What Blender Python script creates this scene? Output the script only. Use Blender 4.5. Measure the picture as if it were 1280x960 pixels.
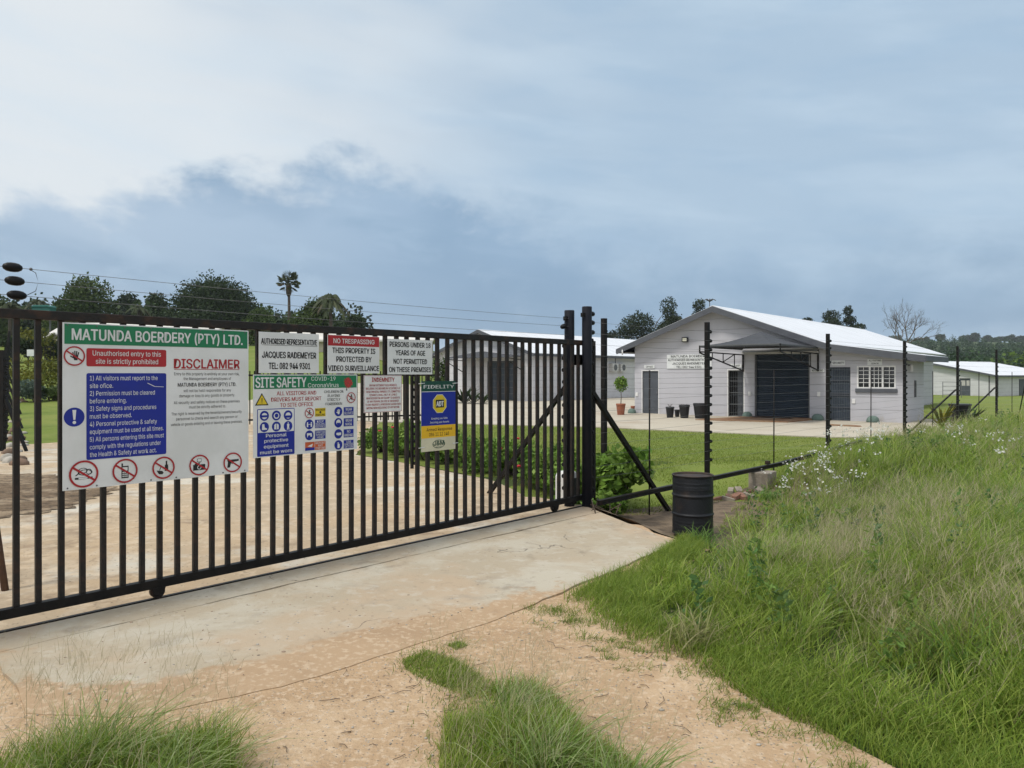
import bpy, bmesh, math, random
import numpy as np
from mathutils import Vector, Matrix

sc = bpy.context.scene
for o in list(bpy.data.objects):
    bpy.data.objects.remove(o)
R = math.radians
random.seed(7)
rng = np.random.default_rng(7)
F, HY, EYE = 950.0, 467.5, 1.65

# ------------------------------------------------------------------ camera
cam = bpy.data.cameras.new("camera")
cam_ob = bpy.data.objects.new("camera", cam)
sc.collection.objects.link(cam_ob)
cam_ob.location = (0, 0, EYE)
cam_ob.rotation_euler = (R(90), 0, 0)
cam.sensor_width = 36
cam.lens = F / 1280 * 36
cam.shift_y = -(480 - HY) / 1280
cam.clip_start = 0.05
cam.clip_end = 12000
sc.camera = cam_ob

# ------------------------------------------------------------------ sun and sky
SUN_EL, SUN_AZ = R(58), R(235)          # azimuth measured clockwise from +Y
sd = Vector((math.sin(SUN_AZ) * math.cos(SUN_EL), math.cos(SUN_AZ) * math.cos(SUN_EL), math.sin(SUN_EL)))
sun = bpy.data.lights.new("sun", 'SUN')
sun.energy = 2.3
sun.angle = R(10)
sun.color = (1.0, 0.95, 0.87)
sun_ob = bpy.data.objects.new("sun", sun)
sc.collection.objects.link(sun_ob)
sun_ob.rotation_euler = (-sd).to_track_quat('-Z', 'Y').to_euler()
sun_ob.location = (0, 0, 60)

sc.view_settings.view_transform = 'Standard'
sc.view_settings.look = 'None'
sc.view_settings.exposure = 0.17
sc.view_settings.gamma = 1
sc.view_settings.use_curve_mapping = False
sc.cycles.use_denoising = True
sc.cycles.denoiser = 'OPENIMAGEDENOISE'
sc.cycles.denoising_prefilter = 'ACCURATE'
sc.cycles.denoising_input_passes = 'RGB_ALBEDO_NORMAL'
sc.cycles.max_bounces = 6
sc.cycles.diffuse_bounces = 3
sc.cycles.transparent_max_bounces = 6
sc.cycles.volume_bounces = 0
sc.cycles.caustics_reflective = False
sc.cycles.caustics_refractive = False


class NT:
    """small helper for node trees"""
    def __init__(s, tree):
        s.t = tree
        s.t.nodes.clear()
    def n(s, typ, **kw):
        nd = s.t.nodes.new(typ)
        for k, v in kw.items():
            setattr(nd, k, v)
        return nd
    def l(s, a, b):
        s.t.links.new(a, b)
    def val(s, sock, v):
        if hasattr(v, 'is_output') or isinstance(v, bpy.types.NodeSocket):
            s.l(v, sock)
        else:
            sock.default_value = v
    def math(s, op, a, b=0.0, c=0.0, clamp=False):
        nd = s.n('ShaderNodeMath', operation=op)
        nd.use_clamp = clamp
        s.val(nd.inputs[0], a); s.val(nd.inputs[1], b); s.val(nd.inputs[2], c)
        return nd.outputs[0]
    def ss(s, v, a, b, o0=0.0, o1=1.0):
        nd = s.n('ShaderNodeMapRange', interpolation_type='SMOOTHSTEP')
        s.val(nd.inputs['Value'], v); s.val(nd.inputs['From Min'], a); s.val(nd.inputs['From Max'], b)
        s.val(nd.inputs['To Min'], o0); s.val(nd.inputs['To Max'], o1)
        return nd.outputs[0]
    def mix(s, f, a, b, mode='MIX'):
        nd = s.n('ShaderNodeMix', data_type='RGBA', blend_type=mode)
        s.val(nd.inputs[0], f)
        for sock, v in ((nd.inputs[6], a), (nd.inputs[7], b)):
            if isinstance(v, tuple):
                v = (*v[:3], 1)
            s.val(sock, v)
        return nd.outputs[2]
    def noise(s, vec, scale, detail=4, rough=0.55, dist=0.0):
        nd = s.n('ShaderNodeTexNoise')
        if vec is not None:
            s.l(vec, nd.inputs['Vector'])
        nd.inputs['Scale'].default_value = scale
        nd.inputs['Detail'].default_value = detail
        nd.inputs['Roughness'].default_value = rough
        nd.inputs['Distortion'].default_value = dist
        return nd.outputs[0]


world = bpy.data.worlds.new("World")
sc.world = world
world.use_nodes = True
w = NT(world.node_tree)
sky = w.n('ShaderNodeTexSky', sky_type='NISHITA')
sky.sun_disc = False
sky.sun_elevation = SUN_EL
sky.sun_rotation = SUN_AZ
tc = w.n('ShaderNodeTexCoord')
sep = w.n('ShaderNodeSeparateXYZ')
w.l(tc.outputs['Generated'], sep.inputs[0])
X, Y, Z = sep.outputs
az = w.math('ARCTAN2', X, Y)
el = w.math('ARCSINE', Z)
# vector for cumulus edges: azimuth, stretched elevation
cmb = w.n('ShaderNodeCombineXYZ')
w.l(w.math('MULTIPLY', az, 1.0), cmb.inputs[0])
w.l(w.math('MULTIPLY', el, 1.7), cmb.inputs[1])
n_big = w.noise(cmb.outputs[0], 3.2, 2, 0.5)
n_edge = w.noise(cmb.outputs[0], 7.5, 10, 0.60, 0.15)
n_bil = w.noise(cmb.outputs[0], 9.0, 9, 0.58, 0.35)
cmb2 = w.n('ShaderNodeCombineXYZ')                      # streaks: long in azimuth
w.l(w.math('MULTIPLY', az, 1.0), cmb2.inputs[0])
w.l(w.math('MULTIPLY', w.math('ADD', el, w.math('MULTIPLY', az, 0.12)), 5.0), cmb2.inputs[1])
n_str = w.noise(cmb2.outputs[0], 2.4, 6, 0.55, 0.35)
n_str2 = w.noise(cmb2.outputs[0], 6.0, 5, 0.5, 0.2)
# upper cloud sheet: bright in the west (left), blue-grey in the east
lr = w.ss(w.math('ADD', az, w.math('MULTIPLY', w.math('SUBTRACT', n_big, 0.5), 0.7)), -0.55, 0.18)
upper = w.mix(lr, (0.71, 0.755, 0.785), (0.395, 0.52, 0.65))
upper = w.mix(w.ss(n_str, 0.42, 0.68, 0.0, 0.35), upper, (0.58, 0.70, 0.80))
upper = w.mix(w.math('MULTIPLY', w.ss(n_str2, 0.45, 0.72, 0.0, 0.28), lr), upper, (0.29, 0.44, 0.61))
zen = w.ss(el, 0.48, 1.15)
upper = w.mix(zen, upper, (1.15, 1.18, 1.22))
# low cloud bank
E = w.math('SUBTRACT', 0.245, w.ss(az, -0.2, 0.34, 0.0, 0.125))
E = w.math('SUBTRACT', E, w.ss(az, -0.33, -0.62, 0.0, 0.075))
E = w.math('ADD', E, w.math('MULTIPLY', w.math('SUBTRACT', n_edge, 0.5), 0.24))
soft = w.ss(az, -0.1, 0.3, 0.032, 0.09)
bank = w.ss(el, w.math('ADD', E, soft), w.math('SUBTRACT', E, soft))
low = w.mix(w.ss(az, -0.6, 0.15), (0.42, 0.53, 0.655), (0.275, 0.405, 0.56))
low = w.mix(w.ss(n_str, 0.45, 0.7, 0.0, 0.6), low, (0.215, 0.34, 0.485))
low = w.mix(w.ss(n_str2, 0.5, 0.75, 0.0, 0.5), low, (0.43, 0.56, 0.69))
low = w.mix(w.math('MULTIPLY', w.ss(el, 0.10, 0.0), 0.45), low, (0.39, 0.53, 0.67))
low = w.mix(w.math('MULTIPLY', w.ss(n_bil, 0.50, 0.66), w.ss(el, 0.26, 0.08, 0.0, 0.55)), low, (0.47, 0.60, 0.73))
low = w.mix(w.math('MULTIPLY', w.ss(n_big, 0.52, 0.36), 0.55), low, (0.225, 0.345, 0.49))
low = w.mix(w.math('MULTIPLY', w.math('MULTIPLY', w.ss(el, .02, .07), w.ss(el, .20, .09)), w.ss(az, -.45, .15, .25, .62)), low, (0.215, 0.325, 0.465))
cloud = w.mix(bank, upper, low)
cloud = w.mix(w.ss(Y, 0.05, -0.5), cloud, (0.85, 0.88, 0.93))
sc10 = w.mix(1.0, cloud, (10.0, 10.0, 10.0), 'MULTIPLY')
final = w.mix(0.93, sky.outputs[0], sc10)
bg = w.n('ShaderNodeBackground')
bg.inputs['Strength'].default_value = 0.1
w.l(final, bg.inputs['Color'])
wo = w.n('ShaderNodeOutputWorld')
w.l(bg.outputs[0], wo.inputs['Surface'])

# ------------------------------------------------------------------ frames of reference
G0 = np.array([-3.24, 4.81]); GU = np.array([0.666, 0.746]); GN = np.array([-0.746, 0.666])
GROT = math.atan2(0.746, 0.666)
F0 = np.array([0.93, 9.48]); FU = np.array([0.696, 0.718]); FN = np.array([-0.718, 0.696])
FROT = math.atan2(0.718, 0.696)
B0 = np.array([5.75, 35.6]); BU = np.array([0.768, -0.64]); BV = np.array([0.64, 0.768])
BROT = math.atan2(-0.64, 0.768)
FLOOR = -0.2


def S(a, b, x):
    t = np.clip((np.asarray(x, float) - a) / (b - a), 0, 1)
    return t * t * (3 - 2 * t)


def bank_dist(x, y):
    dA = (x - .36) * .865 + (y - 5.27) * .501
    dB = (x - .36) * .841 - (y - 5.27) * .54
    dC = (x - 2.42) * .952 - (y - 8.75) * .305
    return np.minimum(dA, np.maximum(dB, dC))


def h(x, y):
    x = np.asarray(x, float); y = np.asarray(y, float)
    t = (x - G0[0]) * GU[0] + (y - G0[1]) * GU[1]
    d = (x - G0[0]) * GN[0] + (y - G0[1]) * GN[1]
    df = (x - F0[0]) * FN[0] + (y - F0[1]) * FN[1]
    z = -0.2 * S(11, 21, y) * S(-.5, 2.6, df)
    te = 6.2 + .53 * np.minimum(d, 0)
    dip = S(0.12, .65, t - te) * (1 - S(9.5, 13, t)) * S(-4.5, -2.2, d) * (1 - S(.6, 2.6, d))
    z = z - .30 * dip
    z = z + .14 * S(.1, 2.8, bank_dist(x, y)) * (1 - S(-.9, 1.2, df)) * (1 - .9 * dip)
    yy = np.minimum(y, 100) - 21
    rise = np.where(yy > 0, .085 * (np.sqrt(yy * yy + 36) - 6), 0)
    z = z + rise * S(-2.0, -18.0, x - 0.02 * np.maximum(y - 30, 0))
    z = z - .75 * S(44, 84, y) * S(5, 25, x)
    r = np.hypot(x, y)
    k = x / np.maximum(y, 1)
    z = z + np.where(y > 0, 27 * S(110, 760, r) * S(.20, .47, k), 0)
    und = (np.sin(x * .031 + 1.3) * np.cos(y * .027)) * 2.2 * S(160, 500, r) * S(.25, .4, k)
    return z + und


def hz(x, y):
    return float(h(x, y))


def at(px, py, Y):
    return Vector(((px - 640) / F * Y, Y, EYE - (py - HY) / F * Y))


def gate_pt(t, d=0.0):
    p = G0 + GU * t + GN * d
    return float(p[0]), float(p[1])


def fence_pt(t, d=0.0):
    p = F0 + FU * t + FN * d
    return float(p[0]), float(p[1])


def bld_pt(s, y=0.0):
    p = B0 + BU * s + BV * y
    return float(p[0]), float(p[1])


# ------------------------------------------------------------------ materials
M = {}


def pm(name, c1, c2=None, scale=6.0, rough=0.6, bump=0.0, bscale=None, metal=0.0, spec=0.4, detail=5, contrast=(.35, .65)):
    m = bpy.data.materials.new(name)
    m.use_nodes = True
    t = NT(m.node_tree)
    p = t.n('ShaderNodeBsdfPrincipled')
    out = t.n('ShaderNodeOutputMaterial')
    t.l(p.outputs[0], out.inputs[0])
    tcn = t.n('ShaderNodeTexCoord')
    if c2 is None:
        c2 = tuple(v * .86 for v in c1)
    nz = t.noise(tcn.outputs['Object'], scale, detail, .6)
    t.l(t.mix(t.ss(nz, *contrast), c1, c2), p.inputs['Base Color'])
    p.inputs['Roughness'].default_value = rough
    p.inputs['Metallic'].default_value = metal
    p.inputs['Specular IOR Level'].default_value = spec
    if bump:
        b = t.n('ShaderNodeBump')
        b.inputs['Strength'].default_value = bump
        b.inputs['Distance'].default_value = .02
        t.l(t.noise(tcn.outputs['Object'], bscale or scale * 4, 6, .65), b.inputs['Height'])
        t.l(b.outputs[0], p.inputs['Normal'])
    M[name] = m
    return m


def leaf_mat(name, trans=.3, rough=.55):
    m = bpy.data.materials.new(name)
    m.use_nodes = True
    t = NT(m.node_tree)
    a = t.n('ShaderNodeAttribute', attribute_name='Col')
    p = t.n('ShaderNodeBsdfPrincipled')
    p.inputs['Roughness'].default_value = rough
    p.inputs['Specular IOR Level'].default_value = .16
    t.l(a.outputs['Color'], p.inputs['Base Color'])
    tr = t.n('ShaderNodeBsdfTranslucent')
    t.l(a.outputs['Color'], tr.inputs['Color'])
    mx = t.n('ShaderNodeMixShader')
    mx.inputs[0].default_value = trans
    t.l(p.outputs[0], mx.inputs[1]); t.l(tr.outputs[0], mx.inputs[2])
    out = t.n('ShaderNodeOutputMaterial')
    t.l(mx.outputs[0], out.inputs[0])
    M[name] = m


leaf_mat('leaf', .25)
leaf_mat('grass', .42, .42)
pm('black_paint', (.008, .008, .008), (.014, .012, .011), 9, .5, .15, 60, spec=.14)
pm('black_blue_paint', (.008, .010, .016), (.013, .014, .019), 9, .48, .15, 60, spec=.16)
pm('rust_black', (.012, .0105, .0095), (.040, .021, .013), 9, .52, .3, 60, spec=.3, contrast=(.48, .72))
pm('insulator_black', (.008, .008, .010), (.012, .012, .012), 9, .4, spec=.15)
pm('galv', (.30, .31, .32), (.20, .20, .20), 30, .45, metal=.6)
pm('wire_steel', (.20, .20, .20), (.14, .14, .14), 30, .5, metal=.4)
pm('sign_white', (.68, .70, .705), (.585, .605, .60), 2.2, .36, detail=7)
pm('sign_green', (.010, .17, .072), (.012, .15, .065), 4, .4)
pm('sign_dkgreen', (.006, .060, .040), None, 4, .4)
pm('sign_red', (.36, .016, .022), (.32, .018, .022), 4, .4)
pm('sign_blue', (.006, .018, .26), (.008, .02, .23), 4, .4)
pm('sign_black', (.012, .012, .014), None, 4, .45)
pm('sign_yellow', (.62, .47, .02), (.55, .42, .03), 4, .4)
pm('sign_gold', (.70, .42, .015), (.64, .39, .02), 4, .4)
pm('sign_orange', (.50, .10, .03), None, 4, .4)
pm('sign_cream', (.58, .55, .40), None, 4, .4)
pm('virus_red', (.42, .03, .03), (.25, .04, .03), 60, .5)
pm('concrete_pier', (.30, .26, .21), (.20, .17, .135), 7, .9, .6, 40)
pm('brick_red', (.26, .13, .085), (.18, .10, .07), 12, .9, .5, 40)
pm('fascia_grey', (.085, .092, .105), (.070, .075, .088), 2, .5)
pm('roof_white', (.80, .81, .82), (.72, .73, .74), .7, .38)
pm('soffit', (.30, .30, .30), None, 2, .8)
pm('door_grey', (.075, .085, .10), (.06, .068, .08), 3, .5)
pm('shutter_blue', (.034, .048, .068), (.028, .040, .056), 3, .4)
pm('painted_inside_shade', (.012, .012, .014), None, 2, .8)  # near-black colour that paints the shade inside the warehouse
pm('window_white', (.72, .72, .71), None, 2, .45)
pm('glass_dark', (.006, .008, .010), None, 2, .06, spec=.6)
pm('shade_cloth', (.050, .054, .062), (.042, .045, .052), 5, .85)
pm('steel_grey', (.10, .105, .11), None, 4, .5)
pm('steel_pale', (.46, .45, .43), None, 4, .5)
pm('plastic_black', (.012, .013, .016), None, 4, .5)
pm('drum_black', (.011, .0125, .016), (.036, .026, .021), 4, .5, .25, 40, spec=.35, contrast=(.52, .74))
pm('drum_rust', (.022, .018, .016), (.05, .030, .02), 14, .7)
pm('terracotta', (.30, .105, .055), (.24, .085, .05), 5, .8)
pm('bait_green', (.13, .19, .165), (.10, .15, .13), 6, .8, .6, 20)
pm('ac_white', (.50, .50, .48), None, 4, .5)
pm('lamp_lens', (.80, .78, .62), None, 4, .3)
pm('bark', (.075, .060, .045), (.045, .036, .028), 4, .9, .8, 14)
pm('bark_pale', (.15, .13, .11), (.09, .078, .066), 4, .9, .4, 14)
pm('wood_stake', (.11, .06, .035), (.07, .04, .025), 6, .85, .5, 30)
pm('soil', (.17, .125, .08), (.085, .062, .042), 5, .95, .8, 20)
pm('rust_stain', (.20, .10, .05), (.26, .17, .10), 2.5, .9)
pm('teal', (.01, .12, .10), None, 2, .5)
pm('cream_wall', (.50, .45, .36), (.44, .40, .32), 1, .85)
pm('far_roof', (.62, .60, .56), (.54, .52, .48), .8, .6)
pm('stone_pale', (.42, .39, .34), (.28, .26, .22), 6, .9, .5, 20)
pm('stones_brown', (.20, .13, .09), (.12, .085, .06), 2.2, .95, .9, 6)
pm('petal_red', (.45, .02, .03), None, 20, .6)
pm('gravel_stone', (.40, .30, .21), (.25, .19, .14), 30, .9)
pm('twig', (.085, .060, .040), None, 9, .9)
pm('motor_white', (.68, .68, .66), None, 4, .45)
pm('palm_dead', (.075, .058, .036), (.05, .038, .025), 5, .9)


def wall_mat(name, c1, c2, pitch, joint=.55):
    """painted panel wall with real horizontal joints every `pitch` metres in the object's z"""
    m = bpy.data.materials.new(name)
    m.use_nodes = True
    t = NT(m.node_tree)
    p = t.n('ShaderNodeBsdfPrincipled'); out = t.n('ShaderNodeOutputMaterial')
    t.l(p.outputs[0], out.inputs[0])
    tcn = t.n('ShaderNodeTexCoord')
    sp = t.n('ShaderNodeSeparateXYZ'); t.l(tcn.outputs['Object'], sp.inputs[0])
    fr = t.math('FRACT', t.math('DIVIDE', sp.outputs[2], pitch))
    line = t.math('MULTIPLY', t.ss(fr, .0, .02), t.ss(fr, .06, .035))
    col = t.mix(t.ss(t.noise(tcn.outputs['Object'], .9, 5, .6), .35, .65), c1, c2)
    dirt = t.math('MULTIPLY', t.ss(t.noise(tcn.outputs['Object'], 2.5, 6, .65), .4, .7), t.ss(sp.outputs[2], .45, .0, 0, .35))
    col = t.mix(dirt, col, (.34, .29, .23))
    col = t.mix(t.math('MULTIPLY', line, joint), col, (.12, .12, .125))
    t.l(col, p.inputs['Base Color'])
    p.inputs['Roughness'].default_value = .7
    b = t.n('ShaderNodeBump'); b.inputs['Strength'].default_value = .6; b.inputs['Distance'].default_value = .03
    t.l(t.math('SUBTRACT', t.math('MULTIPLY', t.noise(tcn.outputs['Object'], 30, 4), .15), line), b.inputs['Height'])
    t.l(b.outputs[0], p.inputs['Normal'])
    M[name] = m


wall_mat('wall_light', (.445, .445, .48), (.42, .42, .452), .47, .36)
wall_mat('wall_far', (.56, .56, .58), (.52, .52, .54), .47, .36)


def corrugated(name, c1, c2, pitch):
    m = bpy.data.materials.new(name)
    m.use_nodes = True
    t = NT(m.node_tree)
    p = t.n('ShaderNodeBsdfPrincipled'); out = t.n('ShaderNodeOutputMaterial')
    t.l(p.outputs[0], out.inputs[0])
    tcn = t.n('ShaderNodeTexCoord')
    sp = t.n('ShaderNodeSeparateXYZ'); t.l(tcn.outputs['Object'], sp.inputs[0])
    wv = t.math('SINE', t.math('MULTIPLY', sp.outputs[1], 6.2832 / pitch))
    mp = t.n('ShaderNodeMapping'); mp.inputs['Scale'].default_value = (.5, 3, .5)
    t.l(tcn.outputs['Object'], mp.inputs[0])
    nz = t.noise(mp.outputs[0], 1.2, 5, .6)
    t.l(t.mix(t.ss(nz, .4, .72), c1, c2), p.inputs['Base Color'])
    p.inputs['Roughness'].default_value = .42
    b = t.n('ShaderNodeBump'); b.inputs['Strength'].default_value = .5; b.inputs['Distance'].default_value = .02
    t.l(wv, b.inputs['Height']); t.l(b.outputs[0], p.inputs['Normal'])
    M[name] = m


corrugated('roof_sheet', (.68, .69, .71), (.56, .57, .58), .30)
corrugated('roof_old', (.60, .58, .54), (.48, .46, .42), .30)


def ground_mat(name, layers, rough=.95, bump=.6, bscale=35, dist=.02, speck=None, cracks=0.0, sandy=False):
    """layers: base colour then (colour, noise scale, lo, hi, amount)"""
    m = bpy.data.materials.new(name)
    m.use_nodes = True
    t = NT(m.node_tree)
    p = t.n('ShaderNodeBsdfPrincipled'); out = t.n('ShaderNodeOutputMaterial')
    t.l(p.outputs[0], out.inputs[0])
    tcn = t.n('ShaderNodeTexCoord')
    v = tcn.outputs['Object']
    col = layers[0]
    hgt = None
    for i, (c, s, lo, hi, am) in enumerate(layers[1:]):
        mp = t.n('ShaderNodeMapping'); mp.inputs['Location'].default_value = (i * 7.3, i * 3.1, i)
        t.l(v, mp.inputs[0])
        nz = t.noise(mp.outputs[0], s, 8, .62, .3)
        col = t.mix(t.ss(nz, lo, hi, 0, am), col, c)
    if speck:
        vo = t.n('ShaderNodeTexVoronoi'); vo.inputs['Scale'].default_value = speck[0]
        t.l(v, vo.inputs['Vector'])
        rnd = t.n('ShaderNodeSeparateColor'); t.l(vo.outputs['Color'], rnd.inputs[0])
        msk = t.math('MULTIPLY', t.ss(vo.outputs['Distance'], .42, .25), t.ss(rnd.outputs[0], speck[2], speck[2] + .02))
        col = t.mix(msk, col, t.mix(rnd.outputs[1], speck[1], tuple(c * .35 for c in speck[1])))
        hgt = t.math('MULTIPLY', msk, .8)
    if cracks:
        mp = t.n('ShaderNodeMapping'); mp.inputs['Scale'].default_value = (1, 1, 1)
        t.l(v, mp.inputs[0])
        wob = t.n('ShaderNodeVectorMath', operation='ADD')
        nzn = t.n('ShaderNodeTexNoise'); nzn.inputs['Scale'].default_value = 1.7; nzn.inputs['Detail'].default_value = 6
        t.l(v, nzn.inputs['Vector']); t.l(v, wob.inputs[0]); t.l(nzn.outputs['Color'], wob.inputs[1])
        vo2 = t.n('ShaderNodeTexVoronoi', feature='DISTANCE_TO_EDGE'); vo2.inputs['Scale'].default_value = .55
        t.l(wob.outputs[0], vo2.inputs['Vector'])
        ck = t.math('MULTIPLY', t.ss(vo2.outputs['Distance'], .006, .001), t.ss(t.noise(v, 1.1, 3), .48, .6))
        col = t.mix(t.math('MULTIPLY', ck, cracks), col, (.05, .045, .04))
        hgt = t.math('ADD', hgt or 0.0, t.math('MULTIPLY', ck, -1.0))
    if sandy:                                  # sand washed over the slab's outer edge
        at_ = t.n('ShaderNodeAttribute', attribute_name='sandy')
        f_ = t.ss(t.math('ADD', at_.outputs['Fac'], t.math('MULTIPLY', t.math('SUBTRACT', t.noise(v, 3.2, 8, .68), .5), 1.5)), .40, .62)
        sn = t.mix(t.ss(t.noise(v, .8, 8, .62), .46, .64, 0, .75), (.37, .262, .163), (.30, .206, .125))
        sn = t.mix(t.ss(t.noise(v, 24, 8, .62), .50, .62, 0, .6), sn, (.50, .39, .275))
        sn = t.mix(t.ss(t.noise(v, 45, 8, .62), .60, .70, 0, .4), sn, (.21, .14, .09))
        sn = t.mix(t.ss(t.noise(v, 6, 8, .62), .60, .72, 0, .4), sn, (.25, .165, .10))
        col = t.mix(f_, col, sn)
    t.l(col, p.inputs['Base Color'])
    p.inputs['Roughness'].default_value = rough
    p.inputs['Specular IOR Level'].default_value = .2
    b = t.n('ShaderNodeBump'); b.inputs['Strength'].default_value = bump; b.inputs['Distance'].default_value = dist
    hh = t.math('ADD', t.noise(v, bscale, 8, .7), t.math('MULTIPLY', t.noise(v, bscale / 8, 6, .6), 1.6))
    if hgt is not None:
        hh = t.math('ADD', hh, hgt)
    t.l(hh, b.inputs['Height']); t.l(b.outputs[0], p.inputs['Normal'])
    M[name] = m


ground_mat('field', [(.045, .072, .018), ((.06, .075, .024), .25, .45, .65, .8), ((.10, .085, .045), .6, .62, .75, .5), ((.03, .05, .014), 2.2, .45, .7, .6)], bscale=12)
ground_mat('lawn', [(.135, .180, .030), ((.18, .205, .048), .35, .42, .62, .8), ((.11, .155, .028), 1.1, .45, .68, .7), ((.26, .22, .13), .55, .66, .74, .7), ((.17, .20, .055), 9, .5, .7, .6)], bscale=40)
ground_mat('sand', [(.455, .315, .190), ((.37, .248, .146), .8, .46, .64, .75), ((.55, .405, .262), 2.3, .46, .64, .75), ((.25, .165, .10), 6, .60, .72, .4), ((.62, .49, .35), 24, .50, .62, .6), ((.21, .14, .09), 45, .60, .70, .32)],
           bscale=50, bump=.75, dist=.022, speck=(70, (.55, .47, .38), .80))
ground_mat('apron', [(.365, .310, .228), ((.43, .395, .32), 1.3, .44, .62, .8), ((.40, .31, .215), .62, .48, .64, .8), ((.25, .225, .185), 3.3, .55, .75, .55), ((.45, .41, .34), 8, .52, .68, .55), ((.15, .125, .095), 2.1, .60, .74, .5), ((.20, .165, .12), 19, .58, .72, .5)],
           bscale=40, bump=.35, dist=.01, speck=(34, (.22, .18, .14), .985), cracks=.6, sandy=True)
ground_mat('drive', [(.375, .30, .21), ((.41, .305, .195), .45, .42, .60, .85), ((.49, .46, .39), .7, .52, .64, .9), ((.23, .17, .115), 1.3, .53, .70, .8), ((.52, .42, .30), 5, .48, .64, .65), ((.18, .135, .095), 11, .56, .70, .6)],
           bscale=30, bump=.5, dist=.015, speck=(45, (.30, .24, .18), .93), cracks=.35)
ground_mat('earth', [(.19, .135, .085), ((.40, .31, .21), 1.6, .46, .60, .85), ((.09, .066, .045), 5, .48, .62, .85), ((.30, .22, .145), 13, .52, .66, .7)], bscale=16, bump=1.0, dist=.06)
ground_mat('yard', [(.42, .38, .305), ((.36, .315, .25), .5, .45, .66, .7), ((.48, .45, .39), 1.4, .5, .7, .6), ((.30, .235, .17), .33, .58, .70, .6)], bscale=16, bump=.3)


# ------------------------------------------------------------------ mesh builder
class MB:
    def __init__(s):
        s.v = []; s.f = []; s.m = []; s.sm = []
    def add(s, vs, fs, m=0, smooth=False):
        b = len(s.v)
        s.v += [tuple(v) for v in vs]
        for f in fs:
            s.f.append([b + i for i in f]); s.m.append(m); s.sm.append(smooth)
        return s
    def box(s, x0, x1, y0, y1, z0, z1, m=0):
        return s.add([(x0, y0, z0), (x1, y0, z0), (x1, y1, z0), (x0, y1, z0), (x0, y0, z1), (x1, y0, z1), (x1, y1, z1), (x0, y1, z1)],
                     [(0, 3, 2, 1), (4, 5, 6, 7), (0, 1, 5, 4), (1, 2, 6, 5), (2, 3, 7, 6), (3, 0, 4, 7)], m)
    def rings(s, rings, m=0, cap=True, smooth=True):
        n = len(rings[0]); vs = [p for r in rings for p in r]; fs = []
        for i in range(len(rings) - 1):
            for j in range(n):
                fs.append((i * n + j, i * n + (j + 1) % n, (i + 1) * n + (j + 1) % n, (i + 1) * n + j))
        s.add(vs, fs, m, smooth)
        if cap:
            b = len(s.v) - len(vs)
            s.f.append([b + j for j in reversed(range(n))]); s.m.append(m); s.sm.append(False)
            s.f.append([b + (len(rings) - 1) * n + j for j in range(n)]); s.m.append(m); s.sm.append(False)
        return s
    def tube(s, pts, rad, n=8, m=0, cap=True, smooth=True):
        pts = [Vector(p) for p in pts]
        if not hasattr(rad, '__len__'):
            rad = [rad] * len(pts)
        rings = []
        up = None
        for i, p in enumerate(pts):
            d = (pts[min(i + 1, len(pts) - 1)] - pts[max(i - 1, 0)]).normalized()
            if up is None:
                up = Vector((0, 0, 1)) if abs(d.z) < .9 else Vector((1, 0, 0))
            a = d.cross(up).normalized(); b = d.cross(a).normalized()
            up = -b if False else up
            rings.append([p + a * math.cos(2 * math.pi * j / n) * rad[i] + b * math.sin(2 * math.pi * j / n) * rad[i] for j in range(n)])
        return s.rings(rings, m, cap, smooth)
    def bar(s, p0, p1, w, d=None, m=0):
        """square bar"""
        p0 = Vector(p0); p1 = Vector(p1); d = d or w
        dr = (p1 - p0).normalized()
        up = Vector((0, 0, 1)) if abs(dr.z) < .95 else Vector((0, 1, 0))
        a = dr.cross(up).normalized() * w / 2; b = a.normalized().cross(dr).normalized() * d / 2
        return s.rings([[p + a + b, p - a + b, p - a - b, p + a - b] for p in (p0, p1)], m, True, False)
    def lathe(s, prof, c=(0, 0, 0), n=24, m=0, cap=True, smooth=True):
        return s.rings([[(c[0] + r * math.cos(2 * math.pi * j / n), c[1] + r * math.sin(2 * math.pi * j / n), c[2] + z) for j in range(n)] for r, z in prof], m, cap, smooth)
    def ball(s, c, r, n=10, k=6, m=0):
        if not hasattr(r, '__len__'):
            r = (r, r, r)
        rr = []
        for i in range(k + 1):
            a = math.pi * (i / k) * .998 + .001
            rr.append([(c[0] + r[0] * math.sin(a) * math.cos(2 * math.pi * j / n), c[1] + r[1] * math.sin(a) * math.sin(2 * math.pi * j / n), c[2] - r[2] * math.cos(a)) for j in range(n)])
        return s.rings(rr, m, True, True)
    def prism(s, poly, y0, y1, m=0):
        """polygon in x,z extruded in y"""
        n = len(poly)
        s.add([(x, y0, z) for x, z in poly] + [(x, y1, z) for x, z in poly],
              [tuple(range(n)), tuple(reversed(range(n, 2 * n)))] + [((i + 1) % n, i, n + i, n + (i + 1) % n) for i in range(n)], m)
        return s
    def build(s, name, mats, parent=None, bevel=0.0, loc=None, rotz=0.0):
        me = bpy.data.meshes.new(name)
        me.from_pydata(s.v, [], s.f)
        if isinstance(mats, str):
            mats = [mats]
        for mm in mats:
            me.materials.append(M[mm])
        me.polygons.foreach_set('material_index', s.m)
        me.polygons.foreach_set('use_smooth', s.sm)
        me.update()
        o = bpy.data.objects.new(name, me)
        sc.collection.objects.link(o)
        if parent:
            o.parent = parent
        if loc is not None:
            o.location = loc; o.rotation_euler.z = rotz
        if bevel:
            bm = o.modifiers.new('edge', 'BEVEL'); bm.width = bevel; bm.segments = 2; bm.limit_method = 'ANGLE'
        return o


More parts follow.
